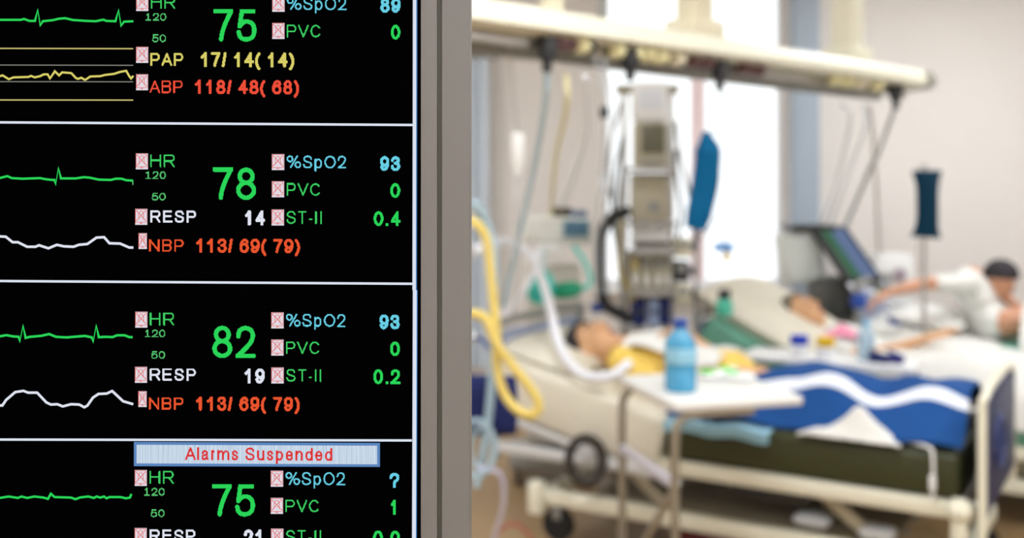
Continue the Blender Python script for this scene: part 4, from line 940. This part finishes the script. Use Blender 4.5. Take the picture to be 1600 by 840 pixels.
for k, (px, py, m_) in enumerate(((1338, 470, capb), (1346, 455, capb), (1362, 458, cream2), (1378, 452, M('grey_green_valve', (128, 130, 112), .5)))):
    MB().cyl(P(px, py, SD-.05), P(px, py, SD-.05)+V((0, .1, .0)), .034).build('connector', m_, v, vo)
MB().bar(P(1330, 462, SD-.0), P(1385, 456, SD-.0), .05, .03).build('manifold', greym, v, vo)
t, w_, h_, dp = unit('white_cabinet', 'white cabinet with round dial, between the screen ventilator and the farthest bed', 'cabinet', 1368, 1428, 398, 540, 7.4, .3, white)
MB().box((0, 0, -t.location.z/2), (w_*.9, dp*.9, t.location.z), bev=.01).build('plinth', greym, t)
MB().cyl((.03, -dp/2, h_*.78), (.03, -dp/2-.02, h_*.78), .05).build('dial', M('mauve_dial', (168, 150, 160), .4), t); face(t, dp, 0, h_*.45, w_*.8, .01, greym, 'drawer_line')

# ================================================================== SMALL THINGS ON AND AROUND BED TWO
t = thing('medicine_jar', 'small green jar with dark cap standing left of the white pillow', 'jar', P(1132, 492, 5.3)); MB().lathe([(.04, 0), (.043, .01), (.043, .07), (.03, .085)]).build('jar_body', M('jade_jar', (70, 180, 150), .4), t); MB().lathe([(.03, .085), (.033, .09), (.033, .13), (.02, .135)]).build('cap', dark, t)
t = thing('line_connector', 'bright blue line connector in front of the bright window', 'connector', P(1131, 392, 5.15)); MB().box((0, 0, .02), (.10, .03, .04), bev=.01).build('connector_body', M('sky_blue_connector', (60, 140, 210), .4), t)
MB().cyl((0, 0, .04), P(1128, 352, 5.25)-P(1131, 392, 5.15), .005, 6).build('line', clear, t); MB().cyl((.01, 0, 0), (.02, 0, -.05), .018).build('yellow_port', M('sand_port', (218, 200, 150), .5), t)

# narrow bedside table in the gap between the two nearer beds, and what stands on it
HV, WV = V((math.cos(HD), math.sin(HD), 0)), V((math.sin(HD), -math.cos(HD), 0))
def gap(h, w_, z): return F1+HV*h+WV*w_+V((0, 0, z))
g0 = gap(.80, 1.11, 0); t = thing('bedside_table', 'narrow white bedside table between the olive and the sea-green bed', 'table', g0, None, HD)
MB().box((0, 0, .77), (.84, .28, .03), bev=.008).build('tabletop', white, t)
for x in (-.38, .38):
    for y in (-.11, .11): MB().cyl((x, y, 0), (x, y, .757), .014).build('leg', greym, t)
bottle('water_bottle', 'clear pale blue bottle standing between the blue blanket and the ventilator', gap(.62, 1.08, .785),   .042, .19, clearb, M('pale_blue_cap', (120, 190, 225), .4))

for h_, cm, lb in ((.93, M('royal_blue_cap', (20, 60, 190), .4), 'white medicine bottle with royal blue cap on the bedside table'), (.80, M('amber_cap', (236, 190, 20), .4), 'white medicine bottle with amber yellow cap beside the blue-capped one')):
    q = gap(h_, 1.03, .785); t = thing('medicine_bottle', lb, 'bottle', q)
    MB().lathe([(.042, 0), (.046, .01), (.046, .055), (.04, .06)]).build('bottle_body', white, t); MB().lathe([(.042, .06), (.045, .064), (.045, .10), (.038, .106)]).build('cap', cm, t)
for h_, w_, sz, m_, lb in ((.55, 1.04, (.10, .05, .04), navy, 'navy clamp lying beside the clear bottle on the bedside table'), (.48, 1.06, (.08, .05, .045), M('indigo_plastic', (30, 30, 110), .5), 'indigo clip lying at the foot end of the bedside table')):
    q = gap(h_, w_, .785); t = thing('clip', lb, 'clip', q, None, HD)
    MB().box((0, 0, sz[2]/2), sz, bev=.012).build('jaw', m_, t); MB().bar((-sz[0]*.4, 0, sz[2]*.8), (sz[0]*.5, 0, sz[2]*1.4), .02, .012).build('lever', m_, t)
MT = M1 @ Matrix.Identity(4)
crumple('pink_cloth', 'pink cloth lying below the chin of the grey-haired patient', 'cloth', M2, (1.36, -.36, Z2+.25), .10, .09, .05, pink, 4.4)
for px, py, D_, m_, lb, in ((1400, 500, 6.5, capb, 'bright blue valve on a hose beside the farthest bed'), (1436, 508, 6.45, navy, 'dark navy valve on a hose beside the farthest bed'), (1342, 470, 6.45, capb, 'bright blue water trap below the dark ventilator screen')):
    p = P(px, py, D_); t = thing('hose_valve', lb, 'valve', p)
    MB().lathe([(.02, -.05), (.045, -.04), (.05, .02), (.03, .05)], n=16).build('valve_body', m_, t)
    MB().tube(catmull([(0, 0, .04), (-.04, .06, .10), P(1362, 456, 6.55)-p], 6), .010, 8).build('hose', hosew, t)
# under-bed tray: packs and a red box
for x, y, sx, lb in ((.62, -.16, .15, 'white paper pack on the tray under the olive bed, nearer its head end'), (.36, -.14, .14, 'white paper pack on the tray under the olive bed, nearer the foot board')):
    o = pillow_mesh((0, 0, .03), (sx, .10, .05), Matrix.Identity(3), x*9).build('paper_pack', M('pack_white', (222, 226, 230), .6)); o.matrix_world = M1 @ Matrix.Translation((x, y, .2345)); tag(o, lb, 'pack', 'packs under the bed')
t = thing('storage_box', 'dark red box on the floor under the olive bed', 'box', M1 @ V((1.12, -.35, 0)), None, HD); MB().box((0, 0, .06), (.26, .2, .11), bev=.012).build('box_body', M('oxblood_plastic', (110, 24, 34), .5), t); MB().box((0, 0, .125), (.27, .21, .02), bev=.008).build('lid', M('oxblood_lid', (84, 18, 26), .5), t)
# drip clamp hanging over the mattress corner
q0 = M1 @ V((.25, -.06, Z1+.012)); t = thing('roller_clamp', 'white roller clamp on a thin line hanging over the olive mattress near the foot board', 'clamp', q0, None, HD)
MB().tube(catmull([(.12, -.02, 0), (0, -.0, .004), (-.10, .05, .005), (-.12, .072, -.03), (-.12, .075, -.18)], 6), .006, 8).build('line', white, t)
MB().box((-.12, .082, -.12), (.022, .018, .06), bev=.006).build('clamp_body', white, t)
# curtain and its rail at the far left
def cur(u, v_): return V((-1.45+1.27*u, Y1-.10+.035*math.sin(u*62)+.01*nz(u*6, v_*2, 1), .25+2.38*v_))
o = MB().grid(cur, 150, 6).build('curtain', M('pale_blue_curtain', (206, 216, 226), .8, var=.03), None, (-.8, Y1-.1, .25), solid=.006); tag(o, 'pale blue-grey pleated curtain at the far left of the back wall', 'curtain')
t = thing('curtain_rail', 'dark curtain rail above the pale blue curtain', 'rail', (-.8, Y1-.10, 2.66)); MB().cyl((-.8, 0, 0), (.66, 0, 0), .02).build('rod', greym, t)
for x in (-.8, .66): MB().ell((x, 0, 0), .035).build('finial', dark, t)
for x in (-.7, .55): MB().bar((x, 0, 0), (x, .10, 0), .03, .03).build('bracket', dark, t)

# cables looped down the tower's near side
for i, (xa, xb, xc, ya, yb, m_) in enumerate(((972, 958, 966, 215, 400, dark), (974, 964, 972, 260, 455, greym), (970, 950, 960, 160, 330, greym), (1056, 1064, 1060, 235, 372, dark), (1056, 1072, 1084, 190, 330, greym), (974, 968, 990, 330, 470, M('ochre_cable', (196, 176, 110), .5)))):
    hose('equipment_cable', ['dark cable looping down the left side of the pump tower', 'grey cable falling from mid-height down the left side of the tower', 'grey cable falling from the top of the tower, farthest left', 'dark cable on the right side of the pump tower', 'grey cable from the tower top to the side pole', 'ochre cable beside the yellowish syringe pump'][i], 'cable',
         [P(xa, ya, TD-.0), P((xa+xb)/2-3, ya+(yb-ya)*.3, TD-.1), P(xb, ya+(yb-ya)*.65, TD-.12), P(xc, yb, TD-.06)], .011, m_, 8, 8)
